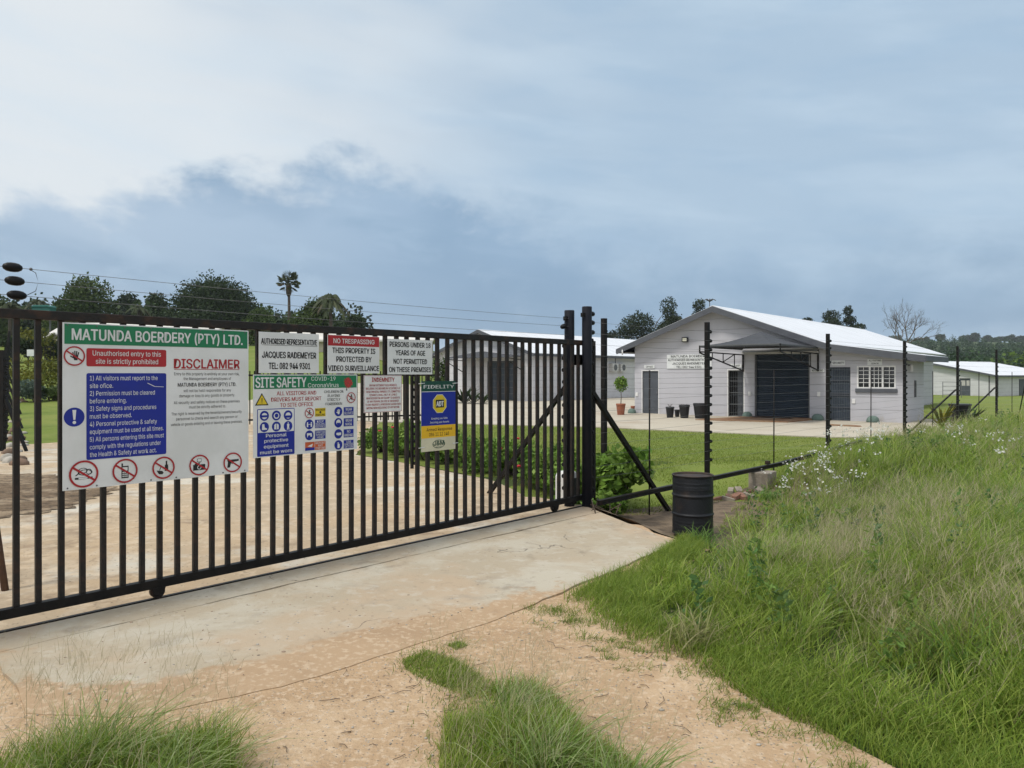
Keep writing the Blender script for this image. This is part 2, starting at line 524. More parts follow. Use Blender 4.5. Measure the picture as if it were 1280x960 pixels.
def np_mesh(name, verts, quads, mats, cols=None, parent=None, tris=None):
    me = bpy.data.meshes.new(name)
    nq = len(quads); ntr = 0 if tris is None else len(tris)
    me.vertices.add(len(verts)); me.vertices.foreach_set('co', np.asarray(verts, np.float32).ravel())
    loops = np.asarray(quads, np.int32).ravel()
    start = np.arange(nq, dtype=np.int32) * 4
    if ntr:
        loops = np.concatenate([loops, np.asarray(tris, np.int32).ravel()])
        start = np.concatenate([start, nq * 4 + np.arange(ntr, dtype=np.int32) * 3])
    me.loops.add(len(loops)); me.loops.foreach_set('vertex_index', loops)
    me.polygons.add(nq + ntr); me.polygons.foreach_set('loop_start', start)
    for mm in ([mats] if isinstance(mats, str) else mats):
        me.materials.append(M[mm])
    if cols is not None:
        a = me.color_attributes.new('Col', 'FLOAT_COLOR', 'POINT')
        c4 = np.ones((len(verts), 4), np.float32); c4[:, :3] = cols
        a.data.foreach_set('color', c4.ravel())
    me.update(calc_edges=True)
    me.validate()
    o = bpy.data.objects.new(name, me)
    sc.collection.objects.link(o)
    if parent:
        o.parent = parent
    return o


def tag(o, label=None, cat=None, group=None, kind=None):
    if label: o['label'] = label
    if cat: o['category'] = cat
    if group: o['group'] = group
    if kind: o['kind'] = kind
    return o


def empty(name, loc=(0, 0, 0), rotz=0.0, label=None, cat=None, group=None):
    o = bpy.data.objects.new(name, None)
    sc.collection.objects.link(o)
    o.location = loc; o.rotation_euler = (0, 0, rotz)
    o.empty_display_size = .2
    return tag(o, label, cat, group)


def kids(o):
    return [c for c in bpy.data.objects if c.parent == o]


def copy_tree(o, parent=None):
    c = o.copy(); sc.collection.objects.link(c); c.parent = parent
    for ch in kids(o):
        copy_tree(ch, c)
    return c


# ------------------------------------------------------------------ ground
def axis(lim0, lim1, d0, g):
    a = [0.0]; d = d0
    while a[-1] < lim1:
        a.append(a[-1] + d); d = min(d * g, 90)
    b = [0.0]; d = d0
    while b[-1] > lim0:
        b.append(b[-1] - d); d = min(d * g, 90)
    return np.array(sorted(set(a + b)))


gx = axis(-1500, 1500, .28, 1.035); gy = axis(-40, 1500, .28, 1.03) + 6
XX, YY = np.meshgrid(gx, gy, indexing='ij')
ZZ = h(XX, YY) - .02
nx, ny = XX.shape
idx = np.arange(nx * ny).reshape(nx, ny)
q = np.stack([idx[:-1, :-1], idx[1:, :-1], idx[1:, 1:], idx[:-1, 1:]], -1).reshape(-1, 4)
g = np_mesh('ground', np.stack([XX, YY, ZZ], -1).reshape(-1, 3), q, 'field')
g.data.polygons.foreach_set('use_smooth', np.ones(len(q), bool))
tag(g, kind='structure')


def jitter(poly, step=.35, amp=.06, seed=1, edges=None):
    r = random.Random(seed); out = []
    for i, p in enumerate(poly):
        a = np.array(p, float); b = np.array(poly[(i + 1) % len(poly)], float)
        L = np.linalg.norm(b - a); n = max(1, int(L / step))
        am = amp if (edges is None or i in edges) else 0
        nn = np.array([-(b - a)[1], (b - a)[0]]) / max(L, 1e-6)
        off = 0
        for j in range(n):
            off = off * .6 + r.uniform(-am, am)
            out.append(tuple(a + (b - a) * j / n + nn * (off if j else 0)))
    return out


def sheet(name, poly, mat, lift, step=.6, thick=0.0):
    bm = bmesh.new()
    vs = [bm.verts.new((p[0], p[1], 0)) for p in poly]
    bm.faces.new(vs)
    bmesh.ops.triangulate(bm, faces=bm.faces[:])
    xs = [p[0] for p in poly]; ys = [p[1] for p in poly]
    for a0, a1, nrm in ((min(xs), max(xs), (1, 0, 0)), (min(ys), max(ys), (0, 1, 0))):
        c = a0 + step
        while c < a1:
            bmesh.ops.bisect_plane(bm, geom=bm.verts[:] + bm.edges[:] + bm.faces[:], plane_co=(nrm[0] * c, nrm[1] * c, 0), plane_no=nrm)
            c += step
    if thick:
        be = [e for e in bm.edges if e.is_boundary]
        r = bmesh.ops.extrude_edge_only(bm, edges=be)
        nv = {v for v in r['geom'] if isinstance(v, bmesh.types.BMVert)}
    else:
        nv = set()
    for v in bm.verts:
        v.co.z = hz(v.co.x, v.co.y) + (lift - thick if v in nv else lift)
    bmesh.ops.recalc_face_normals(bm, faces=bm.faces[:])
    up = sum(f.normal.z * f.calc_area() for f in bm.faces)
    if up < 0:
        bmesh.ops.reverse_faces(bm, faces=bm.faces[:])
    me = bpy.data.meshes.new(name); bm.to_mesh(me); bm.free()
    if mat == 'apron':
        co = np.array([v.co[:] for v in me.vertices])
        tt_ = (co[:, 0] - G0[0]) * GU[0] + (co[:, 1] - G0[1]) * GU[1]; dd_ = (co[:, 0] - G0[0]) * GN[0] + (co[:, 1] - G0[1]) * GN[1]
        e_ = np.interp(tt_, [-.3, .1, .55, 2.31, 3.6, 5.12], [-1.2, -1.8, -2.0, -2.15, -2.06, -1.9])
        sa_ = np.maximum(1.0 * S(.85, .0, dd_ - e_) * S(4.4, 1.8, tt_), .40 * S(.3, -.1, tt_)) + .22 * np.exp(-((tt_ - 2.0) / 1.3) ** 2 - ((dd_ + .8) / .35) ** 2) - .02
        a_ = me.attributes.new('sandy', 'FLOAT', 'POINT'); a_.data.foreach_set('value', sa_.astype(np.float32))
        if name == 'apron_slab':                         # the worn edge lies almost flush with the sand
            co[:, 2] -= .0135 * S(.35, .0, dd_ - e_) * S(3.6, 2.0, tt_)
            me.vertices.foreach_set('co', co.ravel().astype(np.float32))
    me.materials.append(M[mat])
    o = bpy.data.objects.new(name, me); sc.collection.objects.link(o)
    return tag(o, kind='structure')


gp = gate_pt
road = [(-14, -4), (9, -4), (4.5, 0), (2.6, 1.6), (1.75, 2.9), (1.45, 3.5), (1.35, 4.1), (1.0, 4.75), (.75, 5.4), (1.9, 7.3), (2.0, 7.7), gp(6.1, -1.2), gp(6.3, -.02), gp(-8, -.02), (-14, 2)]
sheet('sand_road', jitter(road, .4, .05, 3), 'sand', .0, .5)
strip = [gp(-6, -.045), gp(6.18, -.045), gp(5.97, -.40), gp(-6, -.40)]
sheet('track_slab', jitter(strip, .15, .010, 6, {2}), 'apron', .020, .3, .06)
apron = [gp(-.12, -.412), gp(5.965, -.412), gp(5.12, -1.90), gp(3.6, -2.06), gp(2.31, -2.15), gp(.75, -2.05), gp(.1, -1.85), gp(-.25, -1.40), gp(-.18, -.9)]
sheet('apron_slab', jitter(apron, .10, .012, 5, {0, 2, 3, 4, 5, 6, 7, 8}), 'apron', .018, .16, .06)
drive = [gp(-9, .045), gp(6.45, .045), gp(6.75, .7), (-.9, 12.6), (-3.4, 16.5), (-4.3, 23), (-5.0, 28.5), (-12.0, 31.2), (-8.9, 25.5), (-13, 19.2), (-22, 17.2), (-30, 16)]
sheet('driveway', jitter(drive, .5, .04, 9, {3, 4, 5, 8, 9}), 'drive', .012, .6, .05)
lawn = [gp(6.75, .9), (1.6, 9.9), (4.2, 12.2), (9, 17.2), (16, 24.2), (30, 38.8), (90, 90), (60, 110), (-60, 110), (-60, 24), (-22, 17.4), (-13, 19.4), (-8.9, 25.7), (-12, 31.4), (-4.9, 28.7), (-4.2, 23), (-3.3, 16.6), (-.8, 12.7)]
sheet('lawn', lawn, 'lawn', -.004, 1.5)
yard = [(-12.4, 31.0), (-5, 28.7), (-2.4, 28.2), (3.3, 26.0), (9.3, 22.0), (12, 21.2), (17.2, 22.6), (18, 27.5), (16.6, 31.5), (20, 53), (2, 66), (-8, 59), (-12, 46)]
sheet('concrete_yard', jitter(yard, .8, .07, 11, {0, 1, 2, 3, 4, 5}), 'yard', .03, 1.0, .05)
soil = [gp(6.25, -.1), gp(5.3, -1.85), (2.3, 7.9), (3.3, 9.6), (4.6, 11.6), (5.2, 13.2), (3.9, 12.6), (2.6, 11.4), (1.5, 10.9), gp(6.9, .8)]
sheet('bare_soil', jitter(soil, .3, .05, 13), 'soil', .006, .4)
earth = [(-9.5, 12.8), (-6.3, 12.0), (-5.6, 10.6), (-5.4, 9.4), (-5.9, 8.2), (-6.8, 7.8), (-9.5, 8.4)]
sheet('loose_earth', jitter(earth, .10, .14, 17), 'earth', .02, .4)
hill_path = [(268, 590), (285, 588), (330, 628), (352, 668), (344, 670), (322, 634), (286, 594)]
sheet('hill_path', hill_path, 'stone_pale', .8, 12)

# ------------------------------------------------------------------ sign sheet helper (x to the right, z up, outside = -y)
_glyph = {}
try:                                     # Blender's own bundled grotesque; its built-in face otherwise
    FACE = bpy.data.fonts.load(bpy.utils.system_resource('DATAFILES') + '/fonts/Inter.woff2')
except Exception:
    FACE = None


def text_geo(txt, bold=0.0):
    key = (txt, bold)
    if key in _glyph:
        return _glyph[key]
    cu = bpy.data.curves.new('lettering', 'FONT')
    cu.body = txt; cu.size = 1
    if FACE: cu.font = FACE
    cu.size = 1;  cu.resolution_u = 3
    ob = bpy.data.objects.new('lettering', cu); sc.collection.objects.link(ob)
    dg = bpy.context.evaluated_depsgraph_get()
    me = bpy.data.meshes.new_from_object(ob.evaluated_get(dg))
    vs = [(v.co.x, v.co.y) for v in me.vertices]; fs = [tuple(p.vertices) for p in me.polygons]
    bpy.data.objects.remove(ob); bpy.data.curves.remove(cu); bpy.data.meshes.remove(me)
    _glyph[key] = (vs, fs)
    return vs, fs


_capvs = text_geo('H')[0]
CAP = max(v[1] for v in _capvs)


class Sign(MB):
    LAY = .0014
    def yl(s, lay):
        return -lay * s.LAY
    def rect(s, x0, x1, z0, z1, lay, m):
        y = s.yl(lay)
        return s.add([(x0, y, z0), (x1, y, z0), (x1, y, z1), (x0, y, z1)], [(0, 1, 2, 3)], m)
    def poly(s, pts, lay, m):
        y = s.yl(lay)
        return s.add([(x, y, z) for x, z in pts], [tuple(range(len(pts)))], m)
    def rrect(s, x0, x1, z0, z1, r, lay, m):
        pts = []
        for cx, cz, a0 in ((x1 - r, z1 - r, 0), (x0 + r, z1 - r, 90), (x0 + r, z0 + r, 180), (x1 - r, z0 + r, 270)):
            pts += [(cx + r * math.cos(R(a0 + a)), cz + r * math.sin(R(a0 + a))) for a in (0, 30, 60, 90)]
        return s.poly(pts, lay, m)
    def disc(s, cx, cz, r, lay, m, n=28, sx=1.0):
        return s.poly([(cx + r * sx * math.cos(2 * math.pi * i / n), cz + r * math.sin(2 * math.pi * i / n)) for i in range(n)], lay, m)
    def ring(s, cx, cz, r0, r1, lay, m, n=32, sx=1.0):
        y = s.yl(lay); vs = []
        for i in range(n):
            a = 2 * math.pi * i / n
            vs += [(cx + r0 * sx * math.cos(a), y, cz + r0 * math.sin(a)), (cx + r1 * sx * math.cos(a), y, cz + r1 * math.sin(a))]
        return s.add(vs, [(2 * i, 2 * i + 1, 2 * ((i + 1) % n) + 1, 2 * ((i + 1) % n)) for i in range(n)], m)
    def line(s, x0, z0, x1, z1, wd, lay, m):
        d = Vector((x1 - x0, z1 - z0)).normalized() * wd / 2
        return s.poly([(x0 + d.y, z0 - d.x), (x1 + d.y, z1 - d.x), (x1 - d.y, z1 + d.x), (x0 - d.y, z0 + d.x)], lay, m)
    def text(s, txt, x, z, cap, lay, m, width=None, align='L', bold=.0, xs=None):
        """z = centre of the capitals"""
        vs, fs = text_geo(txt)
        x0 = min(v[0] for v in vs); x1 = max(v[0] for v in vs)
        sz = cap / CAP
        sx = width / (x1 - x0) if width else sz * (xs or 1)
        wd = (x1 - x0) * sx
        ox = x if align == 'L' else (x - wd / 2 if align == 'C' else x - wd)
        y = s.yl(lay)
        b = bold * 1.5 * cap
        shifts = [(0, 0)] if bold < .005 else ([(b, 0), (-b, 0)] if bold < .015 else [(b, 0), (-b, 0), (0, b * .7), (0, -b * .7), (b * .5, 0), (-b * .5, 0)])
        for i, (ax_, az_) in enumerate(shifts):          # heavier face: strokes struck several times
            s.add([(ox + (vx - x0) * sx + ax_, y - i * .00015, z - cap / 2 + vy * sz + az_) for vx, vy in vs], fs, m)
        return s


def sign_thing(name, label, t0, t1, z0, z1, where='gate', group=None, y=-.034, cat='sign', board='sign_white', thick=.004, lean=0.0):
    if where == 'gate':
        px, py = gate_pt(t0); 
        e = empty(name, (px - GN[0] * .034, py - GN[1] * .034, z0), GROT, label, cat, group)
    else:
        px, py = bld_pt(t0, -.03)
        e = empty(name, (px, py, FLOOR + z0), BROT, label, cat, group)
    b = MB().box(0, t1 - t0, 0, thick, 0, z1 - z0)
    b.build('board', board, e, .001)
    return e


# signs' colours by index
SM = ['sign_white', 'sign_green', 'sign_red', 'sign_blue', 'sign_black', 'sign_yellow', 'sign_gold', 'sign_orange', 'sign_cream', 'sign_dkgreen', 'virus_red']
WH, GR, RD, BL, BK, YE, GO, OR, CR, DG, VR = range(11)

# ------------------------------------------------------------------ gate
GT0, GT1 = -1.35, 6.42
gate = empty('sliding_gate', (G0[0], G0[1], 0), GROT, 'long black steel sliding gate of vertical bars hung with signs', 'gate')
MB().box(GT0, GT1, -.028, .028, 2.005, 2.066).build('top_rail', 'rust_black', gate, .004)
MB().box(GT0, GT1, -.03, .03, .094, .158).build('bottom_rail', 'black_paint', gate, .004)
bar0 = MB().box(-.0175, .0175, -.0175, .0175, .157, 2.006).build('gate_bar', 'rust_black', gate, .003)
nb = 0
tt = .087 - .1305 * 10
while tt < GT1 - .05:
    b = bar0 if nb == 0 else bar0.copy()
    if nb:
        sc.collection.objects.link(b)
    b.location = (tt + random.uniform(-.004, .004), 0, 0)
    b.rotation_euler = (random.uniform(-.003, .003), random.uniform(-.002, .002), 0)
    nb += 1; tt += .1305
for tx in (.98, 5.62):
    br = MB()
    br.prism([(tx - .05, .10), (tx + .05, .10), (tx + .03, .045), (tx - .03, .045)][::-1], -.036, -.031).prism([(tx - .05, .10), (tx + .05, .10), (tx + .03, .045), (tx - .03, .045)][::-1], .031, .036)
    b = br.build('wheel_bracket', 'black_paint', gate, .002)
    MB().tube([(tx, -.020, .070), (tx, .020, .070)], .050, 24).build('wheel', 'rust_black', b)
MB().box(GT1 - .045, GT1 + .005, -.026, .026, .158, 2.005).build('end_stile', 'black_paint', gate, .004)
trk = MB().box(-6, 6.25, -.016, .016, -.02, .022).box(-6, 6.25, -.04, .04, -.02, .004)
tk = trk.build('gate_track', 'rust_black', None, 0, (G0[0], G0[1], 0), GROT)
tag(tk, 'rusty steel track let into the concrete under the sliding gate', 'gate track')

# ---- big company sign
T0, T1, Z0, Z1 = .346, 1.682, .872, 1.994
s1 = sign_thing('rules_sign', 'large white safety rules board under a green title band, hung on the gate', T0, T1, Z0, Z1)


def C(t, z):
    return t - T0, z - Z0


def part(e, sg, name, mats=None):
    return sg.build(name, mats or SM, e)


sg = Sign(); x0, z0 = C(.357, 1.851); x1, z1 = C(1.672, 1.986)
sg.rect(x0, x1, z0, z1, 1, GR)
sg.text('MATUNDA BOERDERY (PTY) LTD.', C(.403, 0)[0], C(0, 1.917)[1], .074, 2, WH, width=1.225, bold=.022)
part(s1, sg, 'title_band')
sg = Sign(); sg.rrect(.146, .685, *[C(0, z)[1] for z in (1.702, 1.826)], .012, 1, RD)
sg.text('Unauthorised entry to this', .415, C(0, 1.793)[1], .034, 2, WH, width=.46, align='C', bold=.006)
sg.text('site is strictly prohibited', .415, C(0, 1.738)[1], .034, 2, WH, width=.42, align='C', bold=.006)
part(s1, sg, 'entry_panel')
sg = Sign(); sg.rrect(.146, .685, *[C(0, z)[1] for z in (1.066, 1.656)], .012, 1, BL)
for i, (ln, wd) in enumerate((('1) All visitors must report to the', .455), ('site ofice.', .15), ('2) Permission must be cleared', .435), ('before entering.', .24), ('3) Safety signs and procedures', .445),
                        ('must be observed.', .275), ('4) Personal protective & safety', .450), ('equipment must be used st all times.', .497), ('5) All persons entering this site must', .50),
                        ('comply with the regulations under', .478), ('the Health & Safety at work act.', .447))):
    sg.text(ln, .167, C(0, 1.622)[1] - i * .0522, .031, 2, WH, width=wd, bold=.004)
part(s1, sg, 'rules_panel')
sg = Sign(); cx, cz = C(.417, 1.361); sg.disc(cx, cz, .064, 1, BL)
sg.poly([(cx - .012, cz + .048), (cx + .012, cz + .048), (cx + .006, cz - .018), (cx - .006, cz - .018)], 2, WH); sg.disc(cx, cz - .036, .011, 2, WH, 14)
part(s1, sg, 'mandatory_symbol')
sg = Sign(); cx = C(1.346, 0)[0]
sg.text('DISCLAIMER', cx, C(0, 1.727)[1], .068, 1, RD, width=.515, align='C', bold=.025); sg.line(cx - .258, C(0, 1.685)[1], cx + .258, C(0, 1.685)[1], .004, 1, RD)
for ln, z, cp, wd, bo in (('Entry to this property is entirely at your own risk,', 1.651, .021, .515, .0), ('the Management and employees of', 1.615, .021, .375, 0), ('MATUNDA BOERDERY (PTY) LTD.', 1.570, .027, .46, .016),
                          ('will not be held responsible for any', 1.525, .021, .375, 0), ('damage or loss to any goods or property.', 1.487, .021, .44, 0), ('All security and safety notices on these premises', 1.438, .021, .52, 0),
                          ('must be strictly adhered to.', 1.402, .021, .29, 0), ('The right is reserved by the tenants/owners/security', 1.355, .021, .555, 0), ('personnel to check and search any person or', 1.317, .021, .485, 0),
                          ('vehicle or goods entering and or leaving these premises.', 1.277, .021, .565, 0)):
    sg.text(ln, cx, C(0, z)[1], cp, 1, BK, width=wd, align='C', bold=bo)
part(s1, sg, 'disclaimer_text')


def hand(sg, cx, cz, sc_, lay, m):
    sg.poly([(cx - .35 * sc_, cz - .1 * sc_), (cx - .15 * sc_, cz - .6 * sc_), (cx + .25 * sc_, cz - .6 * sc_), (cx + .38 * sc_, cz + .05 * sc_), (cx - .3 * sc_, cz + .1 * sc_)], lay, m)
    for dx, tx, L in ((-.24, -.34, .55), (-.06, -.08, .72), (.12, .18, .70), (.28, .44, .55)):
        sg.line(cx + dx * sc_, cz, cx + tx * sc_, cz + L * sc_, .15 * sc_, lay, m)
    sg.line(cx - .25 * sc_, cz - .25 * sc_, cx - .66 * sc_, cz - .02 * sc_, .16 * sc_, lay, m)


def prohib(e, cx, cz, r, draw, name='prohibition_symbol'):
    sg = Sign()
    sg.disc(cx, cz, r * .97, 1, WH)
    draw(sg, cx, cz, r)
    sg.ring(cx, cz, r * .86, r, 4, RD)
    a = R(-35)
    sg.line(cx - r * .9 * math.cos(a), cz - r * .9 * math.sin(a), cx + r * .9 * math.cos(a), cz + r * .9 * math.sin(a), r * .15, 3, RD)
    return part(e, sg, name)


def d_hand(s, x, z, r): hand(s, x + .1 * r, z, r * .72, 2, BK)


def d_smoke(s, x, z, r):
    s.rect(x - .6 * r, x + .6 * r, z - .38 * r, z - .24 * r, 2, BK); s.rect(x - .35 * r, x + .25 * r, z - .36 * r, z - .26 * r, 2.5, WH)
    for k, (dx, dz, w_, h_) in enumerate(((.1, .1, .5, .22), (-.05, .25, .32, .2), (.35, .15, .2, .2))):
        s.ring(x + dx * r, z + dz * r, h_ * r * .8, h_ * r, 2 + k * .2, BK, 16, w_ / h_)
    s.line(x - .55 * r, z - .1 * r, x - .35 * r, z + .05 * r, .07 * r, 2, BK)


def d_phone(s, x, z, r):
    s.rect(x - .28 * r, x + .28 * r, z - .6 * r, z + .4 * r, 2, BK); s.rect(x - .28 * r, x - .16 * r, z + .4 * r, z + .62 * r, 2, BK)
    s.rect(x - .2 * r, x + .2 * r, z + .02 * r, z + .3 * r, 2.5, WH)
    for i in range(3):
        for j in range(3):
            s.rect(x + (-.2 + i * .15) * r, x + (-.1 + i * .15) * r, z + (-.5 + j * .16) * r, z + (-.4 + j * .16) * r, 2.5, WH)


def d_drink(s, x, z, r):
    s.rect(x + .12 * r, x + .42 * r, z - .3 * r, z + .25 * r, 2, BK); s.rect(x + .2 * r, x + .34 * r, z + .25 * r, z + .6 * r, 2, BK)
    s.poly([(x - .62 * r, z - .2 * r), (x - .1 * r, z - .28 * r), (x + .02 * r, z - .45 * r), (x - .1 * r, z - .58 * r), (x - .4 * r, z - .55 * r)], 2, BK)
    s.line(x - .35 * r, z - .2 * r, x - .2 * r, z + .15 * r, .06 * r, 2, BK)


def d_camera(s, x, z, r):
    s.rect(x - .6 * r, x + .6 * r, z - .5 * r, z + .05 * r, 2, BK); s.rect(x - .45 * r, x - .2 * r, z + .05 * r, z + .15 * r, 2, BK)
    s.ring(x, z - .23 * r, .14 * r, .2 * r, 2.5, WH, 18)
    s.rect(x - .22 * r, x + .22 * r, z + .3 * r, z + .62 * r, 2, BK); s.rect(x - .18 * r, x + .18 * r, z + .34 * r, z + .58 * r, 2.5, WH); s.poly([(x - .14 * r, z + .25 * r), (x + .14 * r, z + .25 * r), (x, z + .08 * r)], 2, BK)


def d_gun(s, x, z, r):
    s.poly([(x - .58 * r, z + .28 * r), (x + .66 * r, z + .30 * r), (x + .66 * r, z + .10 * r), (x - .05 * r, z + .04 * r), (x - .2 * r, z - .12 * r), (x - .28 * r, z - .5 * r), (x - .58 * r, z - .5 * r), (x - .5 * r, z)], 2, BK)
    s.ring(x - .04 * r, z - .02 * r, .08 * r, .13 * r, 2.3, BK, 12)


cx, cz = C(.417, 1.771); prohib(s1, cx, cz, .066, d_hand)
for (t, z, r), fn in zip(((.475, .974, .092), (.742, .970, .085), (1.010, .967, .081), (1.278, .963, .078), (1.546, .960, .077)), (d_smoke, d_phone, d_drink, d_camera, d_gun)):
    cx, cz = C(t, z); prohib(s1, cx, cz, r, fn)
rv0 = MB().ball((0, 0, 0), .006, 8, 4).build('rivet', 'steel_grey', s1)
for i in range(16):
    o = rv0 if i == 0 else rv0.copy()
    if i: sc.collection.objects.link(o)
    o.location = (.03 + (i % 8) * .182, -.001, (.015, 1.105)[i // 8])
sg = Sign()
sg.line(.55, C(0, 1.585)[1], .60, C(0, 1.560)[1], .004, 3, 0).line(.60, C(0, 1.560)[1], .665, C(0, 1.556)[1], .003, 3, 0)
part(s1, sg, 'scratch')


def simple_sign(name, label, t0, t1, z0, z1, lines, head=None, bold=.028):
    e = sign_thing(name, label, t0, t1, z0, z1)
    w_ = t1 - t0
    if head:
        sg = Sign(); sg.rect(.004, w_ - .004, head[1] - z0, z1 - z0 - .004, 1, RD)
        sg.text(head[0], w_ / 2, head[2] - z0, .040, 2, WH, width=.445, align='C', bold=.02)
        part(e, sg, 'title_band')
    sg = Sign()
    for ln, z, wd, cp in lines:
        sg.text(ln, w_ / 2, z - z0, cp, 1, BK, width=wd, align='C', bold=bold)
    return e, sg


e, sg = simple_sign('contact_sign', 'white board naming the authorised representative with a phone number', 1.771, 2.336, 1.657, 1.991,
                    (('AUTHORISED REPRESENTATIVE', 1.917, .522, .044), ('JACQUES RADEMEYER', 1.807, .506, .050), ('TEL: 082 944 9301', 1.717, .388, .050)))
sg.line(.025, 1.886 - 1.657, .548, 1.886 - 1.657, .003, 1, BK)
part(e, sg, 'lettering')
e, sg = simple_sign('surveillance_sign', 'white board with a red no trespassing strip, warning of video surveillance', 2.423, 2.989, 1.655, 1.993,
                    (('THIS PROPERTY IS', 1.858, .465, .046), ('PROTECTED BY', 1.781, .382, .046), ('VIDEO SURVEILLANCE', 1.701, .553, .046)), ('NO TRESPASSING', 1.898, 1.941))
part(e, sg, 'lettering')
e, sg = simple_sign('age_limit_sign', 'white board forbidding entry to persons under 18, rightmost of the upper row', 3.084, 3.645, 1.646, 1.979,
                    (('PERSONS UNDER 18', 1.930, .51, .046), ('YEARS OF AGE', 1.852, .369, .046), ('NOT PERMITTED', 1.770, .417, .046), ('ON THESE PREMISES', 1.692, .526, .046)))
part(e, sg, 'lettering')

# ---- site safety sign
T0, T1, Z0, Z1 = 1.722, 2.738, .976, 1.645
s2 = sign_thing('site_safety_sign', 'site safety board with blue pictograms and a red virus mark on its green band', T0, T1, Z0, Z1)
sg = Sign(); sg.rect(.008, 1.008, 1.529 - Z0, 1.638 - Z0, 1, GR)
sg.text('SITE SAFETY', .020, 1.581 - Z0, .080, 2, WH, width=.466, bold=.022)
sg.text('COVID-19', 2.258 - T0, 1.610 - Z0, .034, 2, WH, width=.246); sg.text('CoronaVirus', 2.225 - T0, 1.554 - Z0, .036, 2, WH, width=.311)
part(s2, sg, 'title_band')
sg = Sign(); cx, cz = 2.640 - T0, 1.573 - Z0
pts = []
for i in range(26):
    r = (.052, .037)[i % 2] * random.uniform(.9, 1.1); pts.append((cx + r * math.cos(i * math.pi / 13), cz + r * math.sin(i * math.pi / 13)))
sg.poly(pts, 2, VR); sg.rect(cx - .022, cx - .014, 1.503 - Z0, 1.522 - Z0, 2, BK)
part(s2, sg, 'virus_mark')
sg = Sign(); cx = 1.797 - T0
sg.poly([(cx - .060, 1.397 - Z0), (cx + .060, 1.397 - Z0), (cx, 1.497 - Z0)], 1, BK); sg.poly([(cx - .046, 1.405 - Z0), (cx + .046, 1.405 - Z0), (cx, 1.482 - Z0)], 2, YE)
sg.rect(cx - .003, cx + .003, 1.426 - Z0, 1.456 - Z0, 3, BK); sg.disc(cx, 1.416 - Z0, .004, 3, BK, 10)
part(s2, sg, 'warning_triangle')
sg = Sign(); cx = 2.120 - T0
for ln, z, wd in (('ALL VISITORS AND', 1.491, .376), ('DRIVERS MUST REPORT', 1.441, .478), ('TO SITE OFFICE', 1.394, .314)):
    sg.text(ln, cx, z - Z0, .032, 1, RD, width=wd, align='C', bold=.014)
cx = 2.500 - T0
for ln, z, wd in (('CHILDREN OR', 1.496, .20), ('PLAYING', 1.461, .125), ('STRICTLY', 1.427, .135), ('FORBIDDEN', 1.390, .17)):
    sg.text(ln, cx - .012, z - Z0, .022, 1, BK, width=wd, align='C', bold=.012)
part(s2, sg, 'lettering')


def d_kid(s, x, z, r):
    s.disc(x + .1 * r, z + .45 * r, .16 * r, 2, BK, 12); s.line(x + .05 * r, z + .3 * r, x - .05 * r, z - .15 * r, .22 * r, 2, BK)
    s.line(x - .05 * r, z - .1 * r, x + .3 * r, z - .5 * r, .14 * r, 2.2, BK); s.line(x - .05 * r, z - .1 * r, x - .4 * r, z - .45 * r, .14 * r, 2.2, BK)
    s.line(x, z + .2 * r, x + .45 * r, z + .05 * r, .12 * r, 2.2, BK); s.line(x, z + .2 * r, x - .4 * r, z + .15 * r, .12 * r, 2.2, BK)


prohib(s2, 2.669 - T0, 1.440 - Z0, .047, d_kid)
prohib(s2, 2.238 - T0, 1.319 - Z0, .044, d_kid)
sg = Sign(); x0, x1 = .034, .375
sg.rrect(x0, x1, .981 - Z0 + .003, 1.367 - Z0, .008, 1, BL); sg.rect(x0 + .006, x1 - .006, 1.176 - Z0, 1.361 - Z0, 1.5, WH)
cx = (x0 + x1) / 2
for ln, z, wd in (('Personal', 1.150, .187), ('protective', 1.108, .215), ('equipment', 1.062, .225), ('must be worn', 1.016, .29)):
    sg.text(ln, cx, z - Z0, .028, 2, WH, width=wd, align='C', bold=.012)
for i, (t, z) in enumerate(((1.819, 1.312), (1.927, 1.310), (2.035, 1.308), (1.819, 1.221), (1.927, 1.220), (2.035, 1.219))):
    x, zz = t - T0, z - Z0; r = .041
    sg.disc(x, zz, r, 2, BL, 22)
    if i < 3:
        sg.disc(x, zz - .002, r * .62, 3, WH, 18)
        if i == 0: sg.rect(x - r * .7, x + r * .7, zz - .3 * r, zz + .12 * r, 4, BL)
        if i == 1: sg.disc(x, zz, r * .42, 4, BL, 14)
        if i == 2: sg.rect(x - r * .62, x + r * .62, zz - .02, zz - .001, 4, BL)
    elif i == 3:
        sg.poly([(x - .5 * r, zz + .55 * r), (x - .05 * r, zz + .6 * r), (x + .05 * r, zz - .1 * r), (x + .55 * r, zz - .3 * r), (x + .55 * r, zz - .55 * r), (x - .55 * r, zz - .55 * r)], 3, WH)
    elif i == 4:
        sg.poly([(x - .5 * r, zz - .55 * r), (x + .5 * r, zz - .55 * r), (x + .5 * r, zz + .3 * r), (x + .25 * r, zz + .55 * r), (x - .25 * r, zz + .55 * r), (x - .5 * r, zz + .3 * r)], 3, WH); sg.rect(x - .06 * r, x + .06 * r, zz - .5 * r, zz + .5 * r, 4, BL)
    else:
        sg.disc(x, zz + .6 * r, .14 * r, 3, WH, 10); sg.poly([(x - .3 * r, zz + .4 * r), (x + .3 * r, zz + .4 * r), (x + .2 * r, zz - .1 * r), (x + .3 * r, zz - .75 * r), (x + .1 * r, zz - .75 * r), (x, zz - .2 * r), (x - .1 * r, zz - .75 * r), (x - .3 * r, zz - .75 * r), (x - .2 * r, zz - .1 * r)], 3, WH)
part(s2, sg, 'equipment_panel')
